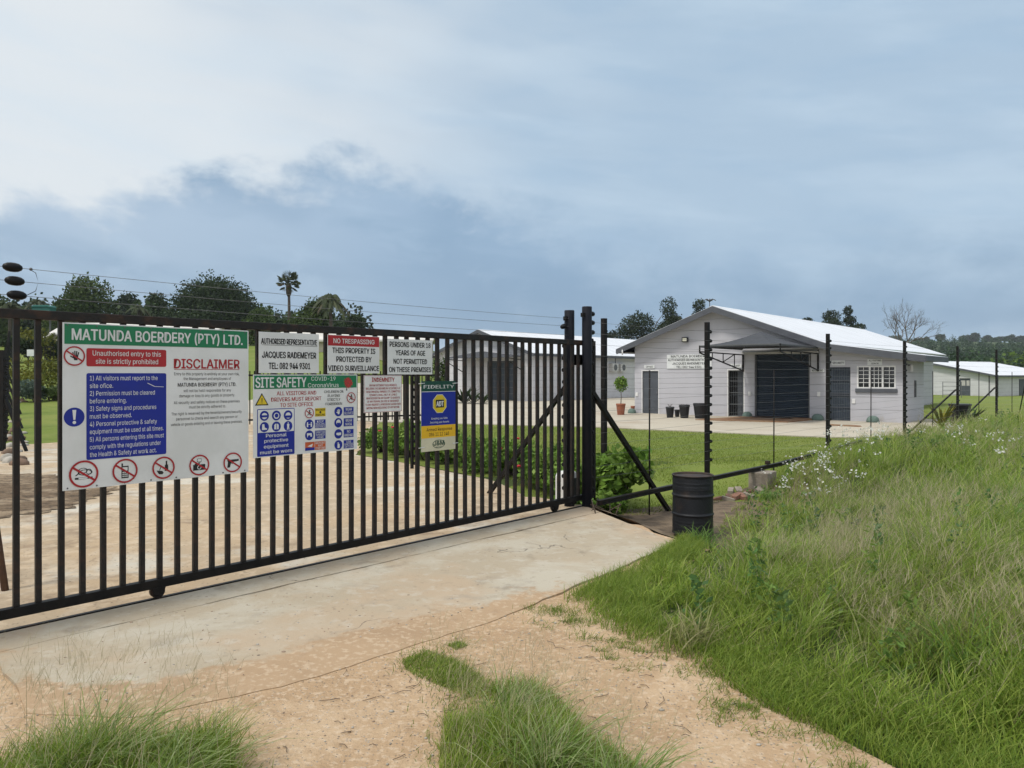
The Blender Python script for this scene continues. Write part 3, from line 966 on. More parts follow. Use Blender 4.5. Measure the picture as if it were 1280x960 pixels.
panels = [(2.349, 1.321, YE, ('MAXIMUM', '', 'PERSONS'), None, BK), (2.349, 1.222, BL, ('KEEP', 'SOCIAL', 'DISTANCE'), 'dist', WH), (2.349, 1.129, BL, ('SANITISE', 'HANDS', 'HERE'), 'tap', WH), (2.349, 1.036, OR, ('REPORT', 'ANY', 'SYMPTOMS'), 'sq', WH),
          (2.644, 1.320, BL, ('WEAR', 'GLOVES'), 'glove', WH), (2.644, 1.222, BL, ('WEAR', 'MASK'), 'mask', WH), (2.644, 1.124, BL, ('NO', 'HANDSHAKES'), 'shake', WH), (2.644, 1.027, BL, ('USE', 'SANITISER', 'OFTEN'), 'bottle', WH)]
for t, z, c, lns, ic, tcx in panels:
    sg = Sign(); x, zz = t - T0, z - Z0
    sg.rect(x - .053, x + .053, zz - .036, zz + .036, 1, c)
    n_ = len(lns)
    for i, ln in enumerate(lns):
        if ln:
            sg.text(ln, x, zz + ((n_ - 1) / 2 - i) * (.066 / n_), .036 / n_ + .006, 2, tcx, width=min(.094, .017 * len(ln)), align='C', bold=.01)
    if c == YE:
        sg.disc(x, zz, .010, 2, BK, 12)
    if ic == 'sq':
        x -= .105; sg.rect(x - .045, x + .048, zz - .036, zz + .036, 1, OR); sg.rect(x - .045, x + .048, zz - .036, zz - .012, 1.6, BL); sg.poly([(x - .025, zz), (x + .03, zz + .02), (x + .02, zz - .008)], 2, WH)
    elif ic:
        x -= .109; r = .042
        sg.disc(x, zz, r, 1, BL, 22)
        if ic == 'dist':
            for sx in (-1, 1): sg.disc(x + sx * .019, zz + .012, .007, 2, WH, 10); sg.rect(x + sx * .019 - .007, x + sx * .019 + .007, zz - .022, zz + .004, 2, WH)
            sg.line(x - .014, zz, x + .014, zz, .004, 2.4, WH)
        elif ic == 'tap':
            sg.poly([(x - .026, zz + .018), (x + .022, zz + .018), (x + .026, zz - .012), (x + .010, zz - .012), (x + .008, zz + .002), (x - .012, zz), (x - .02, zz - .02)], 2, WH)
        elif ic == 'glove':
            hand(sg, x, zz - .003, .034, 2, WH)
        elif ic == 'mask':
            sg.disc(x, zz + .004, .024, 2, WH, 16); sg.poly([(x - .02, zz), (x + .02, zz), (x + .012, zz - .02), (x - .012, zz - .02)], 3, BL)
        elif ic == 'shake':
            sg.poly([(x - .02, zz + .010), (x + .028, zz + .012), (x + .028, zz - .010), (x - .004, zz - .014), (x - .024, zz - .004)], 2, WH)
        else:
            sg.rect(x - .010, x + .012, zz - .026, zz + .008, 2, WH); sg.rect(x - .003, x + .003, zz + .008, zz + .022, 2, WH); sg.line(x, zz + .02, x - .014, zz + .016, .006, 2, WH)
    part(s2, sg, 'pictogram')

# ---- indemnity sign
T0, T1, Z0, Z1 = 2.812, 3.256, 1.296, 1.638
s3 = sign_thing('indemnity_sign', 'small white board of tiny red indemnity text on the gate', T0, T1, Z0, Z1)
sg = Sign(); cx = .222
sg.text('INDEMNITY', cx, 1.598 - Z0, .038, 1, RD, width=.265, align='C', bold=.025)
for i, (ln, wd) in enumerate((('ANYONE ENTERING THESE PREMISES,', .325), ('INCLUDING THE GROUNDS DO SO ENTIRELY AT', .405), ('THEIR OWN RISK. OWNERS & ITS COMMITTEE/', .405), ('TENANTS SHALL NOT BE LIABLE', .325),
                        ('WHATSOEVER FOR ANY INJURY TO OR DEATH', .39), ('OF ANY PERSON, OR LOSS OF OR DAMAGE', .37), ('TO ANY PROPERTY, HOWSOEVER CAUSED EVEN', .41), ('ARISING FROM NEGLIGENCE OF ANY NATURE.', .39))):
    sg.text(ln, cx, 1.546 - Z0 - i * .0296, .019, 1, RD, width=wd, align='C', bold=.012)
for a in ((.003, .441, .003, .0055), (.003, .441, .3365, .339)):
    sg.rect(*a, 1, RD)
sg.rect(.003, .0055, .0055, .3365, 1, RD); sg.rect(.4385, .441, .0055, .3365, 1, RD)
part(s3, sg, 'lettering')

# ---- security company sign
T0, T1, Z0, Z1 = 3.500, 3.960, .888, 1.580
s4 = sign_thing('security_sign', 'tall blue and yellow armed response board strapped to the gate bars', T0, T1, Z0, Z1)
sg = Sign(); W_ = T1 - T0
sg.rect(0, W_, 1.478 - Z0, 1.580 - Z0, 1, DG); sg.text('FIDELITY', W_ / 2 + .005, 1.524 - Z0, .034, 2, WH, width=.41, align='C', bold=.012)
sg.rect(0, W_, 1.473 - Z0, 1.478 - Z0, 1, WH)
part(s4, sg, 'title_band')
sg = Sign(); sg.rect(0, W_, 1.141 - Z0, 1.473 - Z0, 1, BL)
cx, cz = 3.742 - T0, 1.354 - Z0
oc = lambda r, sx=1: [(cx + r * sx * math.cos(R(22.5 + 45 * i)), cz + r * math.sin(R(22.5 + 45 * i))) for i in range(8)]
sg.poly(oc(.099), 2, WH); sg.poly(oc(.094), 3, YE)
sg.rect(cx - .055, cx + .055, cz - .038, cz + .040, 4, BK); sg.text('ADT', cx, cz, .048, 5, WH, width=.094, align='C', bold=.045)
sg.text('Keeping you Safe.', cx, 1.210 - Z0, .019, 2, WH, width=.22, align='C', bold=.008); sg.text('Securing your Assets.', cx, 1.172 - Z0, .019, 2, WH, width=.26, align='C', bold=.008)
part(s4, sg, 'emblem_panel')
sg = Sign(); sg.rect(0, W_, 1.019 - Z0, 1.141 - Z0, 1, GO)
sg.text('Armed Response', W_ / 2 + .01, 1.101 - Z0, .031, 2, BK, width=.345, align='C', bold=.004); sg.text('086 11 12 148', W_ / 2 + .005, 1.053 - Z0, .034, 2, BK, width=.268, align='C', bold=.004)
part(s4, sg, 'phone_panel')
sg = Sign(); sg.rect(0, W_, 0, 1.019 - Z0, 1, CR)
cx, cz = 3.730 - T0, .960 - Z0
sg.ring(cx, cz - .006, .038, .042, 2, DG, 28, 2.0); sg.text('J&M', cx, cz + .004, .046, 3, DG, width=.14, align='C', bold=.02); sg.rect(cx - .04, cx + .04, cz - .038, cz - .034, 2.5, DG)
part(s4, sg, 'emblem_strip')
for t, z in ((-.015, 1.555), (W_ - .02, 1.555), (-.015, .93), (W_ - .02, .945)):
    MB().tube([(t - .02, -.004, z - Z0), (t + .055, -.004, z - Z0 + .004)], .004, 6).build('cable_tie', 'sign_white', s4)


# ------------------------------------------------------------------ gate posts
def spool(side=1):
    mb = MB()
    mb.tube([(0, 0, 0), (.022, 0, 0), (.024, 0, 0), (.034, 0, 0), (.036, 0, 0), (.052, 0, 0), (.054, 0, 0), (.066, 0, 0)], [.012, .012, .028, .028, .016, .016, .026, .026], 10)
    return mb


ins0 = None


def insulators(post, zs, off, rotz, mat='insulator_black'):
    global ins0
    for z in zs:
        if ins0 is None:
            ins0 = spool().build('insulator', mat)
            o = ins0
        else:
            o = ins0.copy(); sc.collection.objects.link(o)
        o.parent = post
        o.location = (off[0], off[1], z); o.rotation_euler = (0, random.uniform(-.08, .08), rotz + random.uniform(-.1, .1))


def egg(c, u):
    mb = MB(); c = Vector(c); u = Vector(u).normalized()
    prof = [(-.058, .004), (-.052, .016), (-.034, .027), (-.012, .031), (.012, .031), (.034, .027), (.052, .016), (.058, .004)]
    mb.tube([c + u * a for a, _ in prof], [r for _, r in prof], 14)
    return mb


# inner (catch) post, outer post, square post behind
p = gate_pt(6.08, .13)
post_in = empty('gate_post', (*p, 0), GROT, 'round black post inside the gate, left of the post pair, braced backwards', 'gate post', 'round posts at the gate end')
MB().lathe([(.063, -.25), (.063, 2.43), (.058, 2.44)], n=24).build('pole', 'black_blue_paint', post_in)
MB().bar((0, .05, 1.50), (0.08, 1.48, -.03), .05).build('brace', 'black_paint', post_in)
insulators(post_in, [.25 + i * .145 for i in range(13)], (-.06, 0), math.pi)
MB().add(*(lambda m: (m.v, m.f))(egg((-.12, 0, 2.235), (1, .1, .25)))).build('egg_insulator', 'insulator_black', post_in)
MB().box(-.10, -.055, -.02, .02, 2.31, 2.36).build('clamp', 'black_paint', post_in)
MB().box(.05, .13, -.10, .06, 1.76, 1.89).build('guide_bracket', 'black_paint', post_in, .004)
p = (F0[0] - .005, F0[1] - .10)
post_out = empty('gate_post', (*p, 0), FROT, 'tallest round black post standing beside the gate, right of the post pair', 'gate post', 'round posts at the gate end')
MB().lathe([(.062, -.4), (.062, 2.47), (.057, 2.482)], n=24).build('pole', 'black_blue_paint', post_out)
MB().bar((.05, 0.05, 1.54), (2.02, .06, -.38), .055).build('brace', 'black_paint', post_out)
insulators(post_out, [.22 + i * .142 for i in range(14)], (.06, .02), 0)
for i, z in enumerate((2.40, 2.29, 2.17)):
    egg((.125, .02, z), (1, .2, 0)).build('egg_insulator', 'insulator_black', post_out)
MB().box(-.10, -.055, -.02, .02, 2.35, 2.40).build('clamp', 'black_paint', post_out)
sqp = MB().box(-.035, .035, -.035, .035, -.25, 2.47)
X_ = at(755, 468, 11.2)
sq = sqp.build('square_post', 'black_paint', None, .004, (X_.x, 11.2, 0), FROT)
tag(sq, 'square black steel post just behind the round gate posts', 'fence post')
# gate motor
p = gate_pt(6.32, .36)
mo = empty('gate_motor', (*p, -.02), GROT, 'small gate motor with a white side beside the gate posts', 'gate motor')
MB().box(-.10, .10, -.09, .09, 0, .05).build('base', 'black_paint', mo, .005)
MB().prism([(-.11, .05), (.11, .05), (.11, .36), (.07, .42), (-.07, .42), (-.11, .36)], -.10, .10).build('cover', 'motor_white', mo, .012)
MB().box(-.06, .112, -.104, -.08, .08, .34).build('cover_insert', 'plastic_black', mo, .004)

# wires above the gate with their egg insulators
ow = empty('overhead_wires', (G0[0], G0[1], 0), GROT, 'three live wires running above the gate from large black egg insulators', 'electric wires')
for i, (za, zb) in enumerate(((2.345, 2.335), (2.257, 2.24), (2.165, 2.13))):
    pts = []
    for j in range(13):
        u = j / 12; pts.append((-3 + u * 9.1, .10, za + (zb - za) * max(0, (u * 9.1 - 3) / 6) - .02 * math.sin(math.pi * min(1, max(0, (u - .33) / .67)))))
    MB().tube(pts, .0019, 5).build('wire', 'wire_steel', ow)
    egg((.095 + .012 * i, .10, za), (1, 0, -.04)).build('egg_insulator', 'insulator_black', ow)
MB().tube([(.19, .10, 2.343), (.225, .09, 2.32), (.24, .09, 2.26), (.225, .09, 2.2), (.17, .10, 2.165)], .0025, 5).build('jumper_cable', 'steel_grey', ow)
MB().ball((.20, .10, 2.343), .011, 8, 5).build('wire_clamp', 'steel_grey', ow)

# ------------------------------------------------------------------ electric fence on the right
ef = empty('electric_fence', (F0[0], F0[1], 0), FROT, 'tall electric fence of black posts and thin wires beside the grass bank', 'fence')
postT = [2.94 + 4.63 * i for i in range(7)]


def fence_ground(t):
    x, y = fence_pt(t); return hz(x, y)


zs_all = [.34 + i * .140 for i in range(15)]
for i, t in enumerate(postT):
    zb = fence_ground(t)
    o = MB().box(-.034, .034, -.03, .03, zb - .3, 2.44).build('post', 'black_paint', ef, .003)
    o.location.x = t
    insulators(o, zs_all, (.032, -.01), 0)
for i in range(7):
    t = (postT[i - 1] if i else -.3 + .02) * .5 + postT[i] * .5 + .05 * (-1) ** i
    zb = fence_ground(t)
    MB().tube([(t, 0, zb - .2), (t + .01, 0, 1.72 if i else 1.70)], .011, 8).build('dropper', 'black_paint', ef)
for k, z in enumerate(zs_all):
    mb = MB()
    last = (.12, 0, z)
    pts = [last]
    for t in postT:
        pts.append(((pts[-1][0] + t) / 2 + .02, -.03, z - .012)); pts.append((t + .05, -.035, z))
    mb.tube(pts, .0016, 4)
    mb.build('wire', 'wire_steel', ef)
# braces on the far posts
for i, dirs in ((3, -1), (4, -1), (5, 1)):
    t = postT[i]
    zb = fence_ground(t)
    MB().bar((t, .05, 1.2), (t + dirs * 2.1, .6, fence_ground(t + dirs * 2.1) + .05), .035).build('brace', 'black_paint', ef)

beam = MB()
pr = [(-.03, .01), (.03, .01), (.03, .02), (.006, .022), (.006, .060), (.03, .062), (.03, .072), (-.03, .072), (-.03, .062), (-.006, .060), (-.006, .022), (-.03, .020)]
rg = [[(t, -.10 + y, zc + z) for y, z in pr] for t, zc in ((.1, .0), (2.9, .03), (5.2, .05), (7.4, .13), (9.2, .20))]
beam.rings([list(reversed(r)) for r in rg], 0, True, False)
bo = beam.build('steel_beam', 'rust_black', None, 0, (F0[0], F0[1], 0), FROT)
tag(bo, 'long rusty steel beam lying low along the foot of the electric fence', 'steel beam')
MB().box(4.72, 4.80, -.13, -.07, .128, .185).build('stop_lug', 'rust_black', bo)
cb = MB().box(-.22, .22, -.16, .16, -.6, .42).build('concrete_pier', 'concrete_pier', None, .012, (*fence_pt(4.45, -.16), -.38), FROT + .12)
tag(cb, 'square concrete pier under the steel beam at the fence', 'concrete block')
rub = MB()
for i in range(12):
    x, y = fence_pt(random.uniform(3.1, 4.1), random.uniform(-.35, .1))
    z = hz(x, y) + random.uniform(0, .06)
    a = random.uniform(0, 3.14); w_, l_, h_ = random.uniform(.03, .055), random.uniform(.05, .11), random.uniform(.02, .04)
    ca, sa = math.cos(a), math.sin(a)
    vs = [(x + ca * dx * l_ - sa * dy * w_, y + sa * dx * l_ + ca * dy * w_, z + dz * h_ + .02 * dx) for dz in (-1, 1) for dx, dy in ((-1, -1), (1, -1), (1, 1), (-1, 1))]
    rub.add(vs, [(0, 3, 2, 1), (4, 5, 6, 7), (0, 1, 5, 4), (1, 2, 6, 5), (2, 3, 7, 6), (3, 0, 4, 7)], i % 2)
tag(rub.build('brick_rubble', ['brick_red', 'concrete_pier']), 'broken brick and stone rubble on bare soil beside the pier', 'rubble', kind='stuff')

# ------------------------------------------------------------------ drum
dx, dy = at(866, 672, 9.12).x, 9.12
dzb = EYE - (670 - HY) / F * (9.12 - .22)
drum = empty('steel_drum', (dx, dy, dzb), .3, 'dented black steel drum standing at the corner of the concrete apron', 'drum')
prof = []
Hd = .69; Rd = .238
for i in range(70):
    z = Hd * i / 69
    r = Rd
    for zc in (.23, .455):
        r += .013 * math.exp(-((z - zc) / .011) ** 2)
    for zc in (.04, .075, .11, .145, .53, .555, .60):
        r += .003 * math.exp(-((z - zc) / .008) ** 2)
    if i in (0, 69): r += .008
    if i in (1, 68): r += .007
    prof.append((r, z))
mb = MB(); n = 48
mb.rings([[(r * (1 + .012 * math.sin(a * 2 * math.pi / n * 3 + z * 4) * math.sin(z * 6)) * math.cos(2 * math.pi * a / n), r * math.sin(2 * math.pi * a / n), z) for a in range(n)] for r, z in prof], 0, False)
mb.build('shell', 'drum_black', drum)
MB().lathe([(Rd - .012, Hd - .02), (Rd - .012, Hd - .015)], n=48).build('lid', 'drum_rust', drum)
MB().lathe([(Rd + .004, Hd - .006), (Rd + .010, Hd), (Rd + .004, Hd + .006), (Rd - .006, Hd + .006), (Rd - .010, Hd - .012)], n=48, cap=False).build('rim', 'drum_rust', drum)

# ------------------------------------------------------------------ warehouses
def roof_slab(pts_xz, y0, y1, th=.05):
    """sloping slab through the x,z points, thickness downwards"""
    mb = MB()
    lo = [(x, z - th) for x, z in reversed(pts_xz)]
    mb.prism(list(pts_xz)[::-1] + lo[::-1], y0, y1)
    return mb


def wall_face(mb, x0, x1, top, ops, y, m=0, reveal=.2, zb=-.35):
    """wall in the plane y with rectangular openings (x0,x1,z0,z1) and a roofline top(x); normal towards -y"""
    xs = sorted({x0, x1} | {v for o in ops for v in o[:2]} | {k for k in top[0] if x0 < k < x1})
    tp = lambda x: float(np.interp(x, *top))
    for a, b in zip(xs[:-1], xs[1:]):
        mid = (a + b) / 2; cuts = sorted([(o[2], o[3]) for o in ops if o[0] <= mid <= o[1]])
        z = zb
        for c0, c1 in cuts:
            if c0 > z:
                mb.add([(a, y, z), (b, y, z), (b, y, c0), (a, y, c0)], [(0, 1, 2, 3)], m)
            z = c1
        mb.add([(a, y, z), (b, y, z), (b, y, tp(b)), (a, y, tp(a))], [(0, 1, 2, 3)], m)
    for a, b, c0, c1 in ops:
        y2 = y + reveal
        mb.add([(a, y, c0), (a, y, c1), (a, y2, c1), (a, y2, c0)], [(0, 1, 2, 3)], m)
        mb.add([(b, y, c0), (b, y2, c0), (b, y2, c1), (b, y, c1)], [(0, 1, 2, 3)], m)
        mb.add([(a, y, c1), (b, y, c1), (b, y2, c1), (a, y2, c1)], [(0, 1, 2, 3)], m)
        mb.add([(a, y, c0), (a, y2, c0), (b, y2, c0), (b, y, c0)], [(0, 1, 2, 3)], m)


bld = empty('warehouse', (B0[0], B0[1], FLOOR), BROT, 'pale grey gabled warehouse with a dark roller door under a shade canopy', 'building')
AX, AZ, EL_, ER_, EZ = 4.12, 4.78, -.67, 8.90, 3.04
LX, LZ = 12.3, 2.53
sl = (AZ - EZ) / (AX - EL_)
topf = ([0, AX, 8.25, 8.9, 11.5], [EZ + .67 * sl - .10, AZ - .12, AZ - .12 - (8.25 - AX) * sl, EZ - .1, LZ + .8 * (EZ - .02 - LZ) / (LX - ER_) - .08])
ops = [(.37, 1.28, .02, 2.03), (4.56, 5.33, .02, 2.05), (5.77, 8.04, .0, 2.75), (8.78, 9.59, .02, 2.12), (9.83, 11.20, 1.30, 2.16)]
mb = MB()
wall_face(mb, 0, 11.5, topf, ops, 0)
mb.add([(0, 0, -.35), (0, 0, topf[1][0]), (0, 22, topf[1][0]), (0, 22, -.35)], [(0, 1, 2, 3)])
mb.add([(11.5, 0, -.35), (11.5, 3.2, -.35), (11.5, 3.2, topf[1][4]), (11.5, 0, topf[1][4])], [(0, 1, 2, 3)])
mb.add([(11.5, 3.2, -.35), (8.25, 3.2, -.35), (8.25, 3.2, topf[1][2]), (11.5, 3.2, topf[1][4])], [(0, 1, 2, 3)])
mb.add([(8.25, 3.2, -1), (8.25, 22, -1), (8.25, 22, topf[1][2]), (8.25, 3.2, topf[1][2])], [(0, 1, 2, 3)])
mb.add([(0, 22, -.35), (0, 22, topf[1][0]), (AX, 22, topf[1][1]), (8.25, 22, topf[1][2]), (8.25, 22, -.35)], [(0, 1, 2, 3, 4)])
mb.build('wall', 'wall_light', bld)
MB().box(.1, 8.1, .6, .62, -.1, 2.9).box(8.2, 11.4, .6, .62, -.1, 2.3).build('interior_shade_sheet', 'painted_inside_shade', bld)  # thin sheets behind the openings, indoor shade painted into their colour
roof = MB()
roof.add(*(lambda m: (m.v, m.f))(roof_slab([(EL_, EZ), (AX, AZ), (ER_, EZ)], -.50, 22.4)))
roof.add(*(lambda m: (m.v, m.f))(roof_slab([(ER_ - .02, EZ - .012), (LX, LZ)], -.50, 3.5)))
ro = roof.build('roof', 'roof_sheet', bld)
MB().prism([(AX - .16, AZ - .045), (AX, AZ + .015), (AX + .16, AZ - .045), (AX + .16, AZ - .065), (AX, AZ - .01), (AX - .16, AZ - .065)], -.505, 22.41).build('ridge_cap', 'roof_white', ro)
fw = .25
fa = MB()
fa.prism([(EL_, EZ - .02), (AX, AZ - .02), (ER_, EZ - .02), (LX, LZ - .01), (LX, LZ - .01 - fw), (ER_, EZ - .02 - fw), (AX, AZ - .02 - fw), (EL_, EZ - .02 - fw)][::-1], -.54, -.503)
fa.prism([(LX + .002, LZ - .02), (LX + .03, LZ - .02), (LX + .03, LZ - .22), (LX + .002, LZ - .22)][::-1], -.54, 3.5)
fa.prism([(EL_ - .03, EZ - .03), (EL_ - .002, EZ - .03), (EL_ - .002, EZ - .22), (EL_ - .03, EZ - .22)][::-1], -.54, 22.4)
fa.build('fascia', 'fascia_grey', bld)
so = MB()
so.add([(EL_, -.5, EZ - .20), (0, -.5, EZ - .20 + .0), (0, 22, EZ - .2), (EL_, 22, EZ - .2)], [(0, 1, 2, 3)])
so.add([(11.5, -.5, LZ - .2), (LX, -.5, LZ - .2), (LX, 3.5, LZ - .2), (11.5, 3.5, LZ - .2)], [(0, 1, 2, 3)])
so.build('soffit', 'soffit', bld)
MB().tube([(-.35, -.515, EZ - .06), (-.35, -.53, EZ - .30)], .035, 10).build('downpipe', 'window_white', bld)
# doors
d1 = MB().box(.41, 1.24, .05, .09, .03, 1.99).build('door', 'door_grey', bld)
mb = MB().box(.37, .41, -.012, .06, .02, 2.03).box(1.24, 1.28, -.012, .06, .02, 2.03).box(.41, 1.24, -.012, .06, 1.99, 2.03)
mb.build('frame', 'window_white', d1)
MB().box(1.15, 1.17, .02, .05, .95, 1.05).build('handle', 'galv', d1)
d2 = MB().box(4.56, 4.60, .0, .10, .02, 2.05).box(5.29, 5.33, 0, .10, .02, 2.05).box(4.60, 5.29, 0, .10, 2.01, 2.05)
d2 = d2.build('door', 'window_white', bld)
gm = MB()
for i in range(9):
    x = 4.63 + i * .08; gm.box(x - .006, x + .006, .12, .135, .05, 2.0)
for z in (.06, .55, 1.05, 1.55, 1.98):
    gm.box(4.60, 5.29, .118, .137, z - .015, z + .015)
gm.build('security_grille', 'steel_grey', d2)
MB().box(4.95, 5.29, .2, .24, .03, 2.0).build('door_leaf', 'door_grey', d2)
# roller shutter
sh = MB()
nz_ = 36
pts = []
for i in range(nz_ * 4 + 1):
    z = 2.75 * i / (nz_ * 4); pts.append((z, .12 + .014 * math.cos(i * math.pi / 2)))
for (za, ya), (zb, yb) in zip(pts[:-1], pts[1:]):
    sh.add([(5.77, ya, za), (8.04, ya, za), (8.04, yb, zb), (5.77, yb, zb)], [(0, 1, 2, 3)])
so_ = sh.build('roller_shutter', 'shutter_blue', bld)
MB().box(5.77, 5.83, .03, .15, 0, 2.75).box(7.98, 8.04, .03, .15, 0, 2.75).box(5.83, 7.98, .08, .10, .0, .07).build('guide_channel', 'steel_grey', so_)
# security door
d3 = MB().box(8.78, 9.59, .06, .10, .02, 2.12).build('door', 'shutter_blue', bld)
gm = MB()
for i in range(9):
    x = 8.83 + i * .089; gm.box(x - .007, x + .007, .02, .035, .03, 2.10)
for z in (.05, .55, 1.02, 1.10, 1.6, 2.09):
    gm.box(8.785, 9.585, .016, .04, z - .016, z + .016)
gm.build('security_grille', 'door_grey', d3)
# window
wf = MB()
wx0, wx1, wz0, wz1 = 9.83, 11.20, 1.30, 2.16
wf.box(wx0, wx0 + .05, .0, .08, wz0, wz1).box(wx1 - .05, wx1, .0, .08, wz0, wz1).box(wx0 + .05, wx1 - .05, 0, .08, wz1 - .05, wz1).box(wx0 + .05, wx1 - .05, 0, .08, wz0, wz0 + .05)
b3 = (wx1 - wx0) / 3
for i in (1, 2):
    wf.box(wx0 + b3 * i - .03, wx0 + b3 * i + .03, 0.002, .078, wz0 + .05, wz1 - .05)
win = wf.build('window', 'window_white', bld)
bb = MB()
for k in range(3):
    nbar = 2 if k != 1 else 3
    for j in range(1, nbar):
        x = wx0 + b3 * k + b3 * j / nbar; bb.box(x - .010, x + .010, .035, .06, wz0 + .05, wz1 - .05)
for j in range(1, 5):
    z = wz0 + .05 + (wz1 - wz0 - .1) * j / 5 + .02; bb.box(wx0 + .05, wx1 - .05, .037, .058, z - .010, z + .010)
bb.build('glazing_bars', 'window_white', win)
MB().box(wx0 + .03, wx1 - .03, .085, .09, wz0 + .03, wz1 - .03).build('pane', 'glass_dark', win)
MB().box(wx0 - .05, wx1 + .06, -.06, .03, wz0 - .16, wz0 - .005).build('sill', 'fascia_grey', win, .01)
# lamp on the gable, lamp on the side wall
fl = MB().box(2.48, 2.76, -.14, -.03, 3.27, 3.49).build('floodlight', 'plastic_black', bld, .01)
MB().box(2.52, 2.72, -.146, -.141, 3.31, 3.45).build('lens', 'lamp_lens', fl)
MB().box(2.60, 2.64, -.03, .02, 3.30, 3.46).build('bracket', 'plastic_black', fl)
wl = MB().lathe([(.05, 0), (.055, .02), (.055, .24), (.03, .26)], (11.62, .55, 1.95), 14).build('wall_lamp', 'window_white', bld)
MB().box(11.49, 11.6, .52, .58, 2.16, 2.22).build('bracket', 'steel_grey', wl)
MB().box(11.5, 11.56, 1.55, 1.66, .95, 1.6).build('meter_pipe', 'steel_grey', bld)
ac = MB().box(8.26, 8.75, 3.6, 4.5, 1.75, 2.25).build('air_conditioner', 'ac_white', bld, .01)
MB().box(8.752, 8.762, 3.7, 4.4, 1.82, 2.18).build('louvre', 'steel_grey', ac)
for x, z in ((.12, .90), (5.56, 1.02), (8.40, 1.05), (9.72, .80)):
    MB().box(x - .06, x + .06, -.035, .02, z - .09, z + .09).build('socket_box', 'window_white', bld, .008)

# canopy
cn = empty('canopy', (*bld_pt(6.9, 0), FLOOR), BROT, 'grey shade cloth canopy on black brackets over the roller door', 'canopy')
cx0, cx1, dd = -1.62, 1.48, -4.1
zw, zt = 2.66, 2.92


def fr(mb, p0, p1, w=.045):
    mb.bar(p0, p1, w)


fb = MB()
for x in (cx0, cx1):
    fr(fb, (x, -.03, 1.95), (x, -.03, 2.80), .06)
    fr(fb, (x, -.03, zw), (x, dd, zt - .22)); fr(fb, (x, -.03, 1.99), (x, dd, zt - .26)); fr(fb, (x, dd, zt - .27), (x, dd, zt + .02))
    fr(fb, (x, -.9, 2.67), (x, -.9, 2.14), .03); fr(fb, (x, -2.0, 2.68), (x, -2.0, 2.34), .03); fr(fb, (x, -2.0, 2.34), (x, -.9, 2.66), .03); fr(fb, (x, -3.0, 2.69), (x, -3.0, 2.51), .03)
fb.build('bracket', 'black_paint', cn)
b2 = MB()
fr(b2, (cx0 - .03, -.06, 2.72), (cx1 + .03, -.06, 2.72), .10)
b2.build('wall_beam', 'steel_pale', cn)
b3_ = MB(); fr(b3_, (cx0, dd, zt), (cx1, dd, zt), .04); fr(b3_, (cx0, dd, zt), (cx0, -.05, zt), .04); fr(b3_, (cx1, dd, zt), (cx1, -.05, zt), .04)
b3_.build('rim_tube', 'steel_grey', cn)
pk = (-.05, -2.05, 3.50); nn_ = 8
cor = [(cx0, dd, zt), (cx1, dd, zt), (cx1, -.06, zt), (cx0, -.06, zt)]
cl = MB()
for i in range(4):
    a, b = Vector(cor[i]), Vector(cor[(i + 1) % 4]); P = Vector(pk)
    grid = []
    for r in range(nn_ + 1):
        u = r / nn_; row = []
        for c in range(nn_ + 1):
            v = c / nn_; q = a.lerp(b, v).lerp(P, u)
            q.z -= .10 * math.sin(math.pi * min(1, u)) * (1 - .2 * abs(v - .5)); row.append(q)
        grid.append(row)
    vs = [p_ for row in grid for p_ in row]; k = nn_ + 1
    cl.add(vs, [(r * k + c, r * k + c + 1, (r + 1) * k + c + 1, (r + 1) * k + c) for r in range(nn_) for c in range(nn_)], 0, True)
for i in range(4):
    a, b = Vector(cor[i]), Vector(cor[(i + 1) % 4])
    cl.add([a, b, b - Vector((0, 0, .06)), a - Vector((0, 0, .06))], [(0, 1, 2, 3)]) if i != 2 else None
co = cl.build('shade_cloth', 'shade_cloth', cn)
md = co.modifiers.new('thickness', 'SOLIDIFY'); md.thickness = .006


# signs on the warehouse
def wall_sign(name, label, s0, s1, z0, z1, lines):
    e = sign_thing(name, label, s0, s1, z0, z1, 'wall')
    sg = Sign(); Sign.LAY = .004
    for i, (ln, wd, cp) in enumerate(lines):
        n_ = len(lines); sg.text(ln, (s1 - s0) / 2, (z1 - z0) * (1 - (i + .5) / n_), cp, 1, BK, width=wd, align='C', bold=.02)
    part(e, sg, 'lettering'); Sign.LAY = .0014
    return e


wall_sign('company_sign', 'wide white sign with four lines of black lettering on the warehouse wall', 1.69, 3.86, 2.08, 2.72,
          (('MATUNDA BOERDERY', 1.75, .105), ('AUTHORISED REPRESENTATIVE', 2.05, .10), ('JACQUES RADEMEYER', 1.62, .10), ('TEL: 082 944 9301', 1.22, .10)))
wall_sign('door_sign', 'small white sign above the light grey leftmost warehouse door', .52, 1.06, 2.10, 2.27, (('OFFICE', .36, .08),))
wall_sign('door_sign', 'small white sign above the dark gated warehouse doorway', 4.72, 5.22, 2.12, 2.28, (('STAFF', .34, .08),))
wall_sign('wall_sign', 'small white receiving sign between roller door and security door', 8.10, 8.62, 1.93, 2.05, (('RECEIVING', .44, .07),))
wall_sign('door_sign', 'small white security sign above the dark blue barred door', 8.90, 9.40, 2.19, 2.38, (('SECURITY', .42, .08),))
wall_sign('window_sign', 'white two-line notice above the barred window', 10.22, 10.74, 2.19, 2.42, (('ALL VISITORS', .42, .06), ('SIGN IN', .26, .06)))

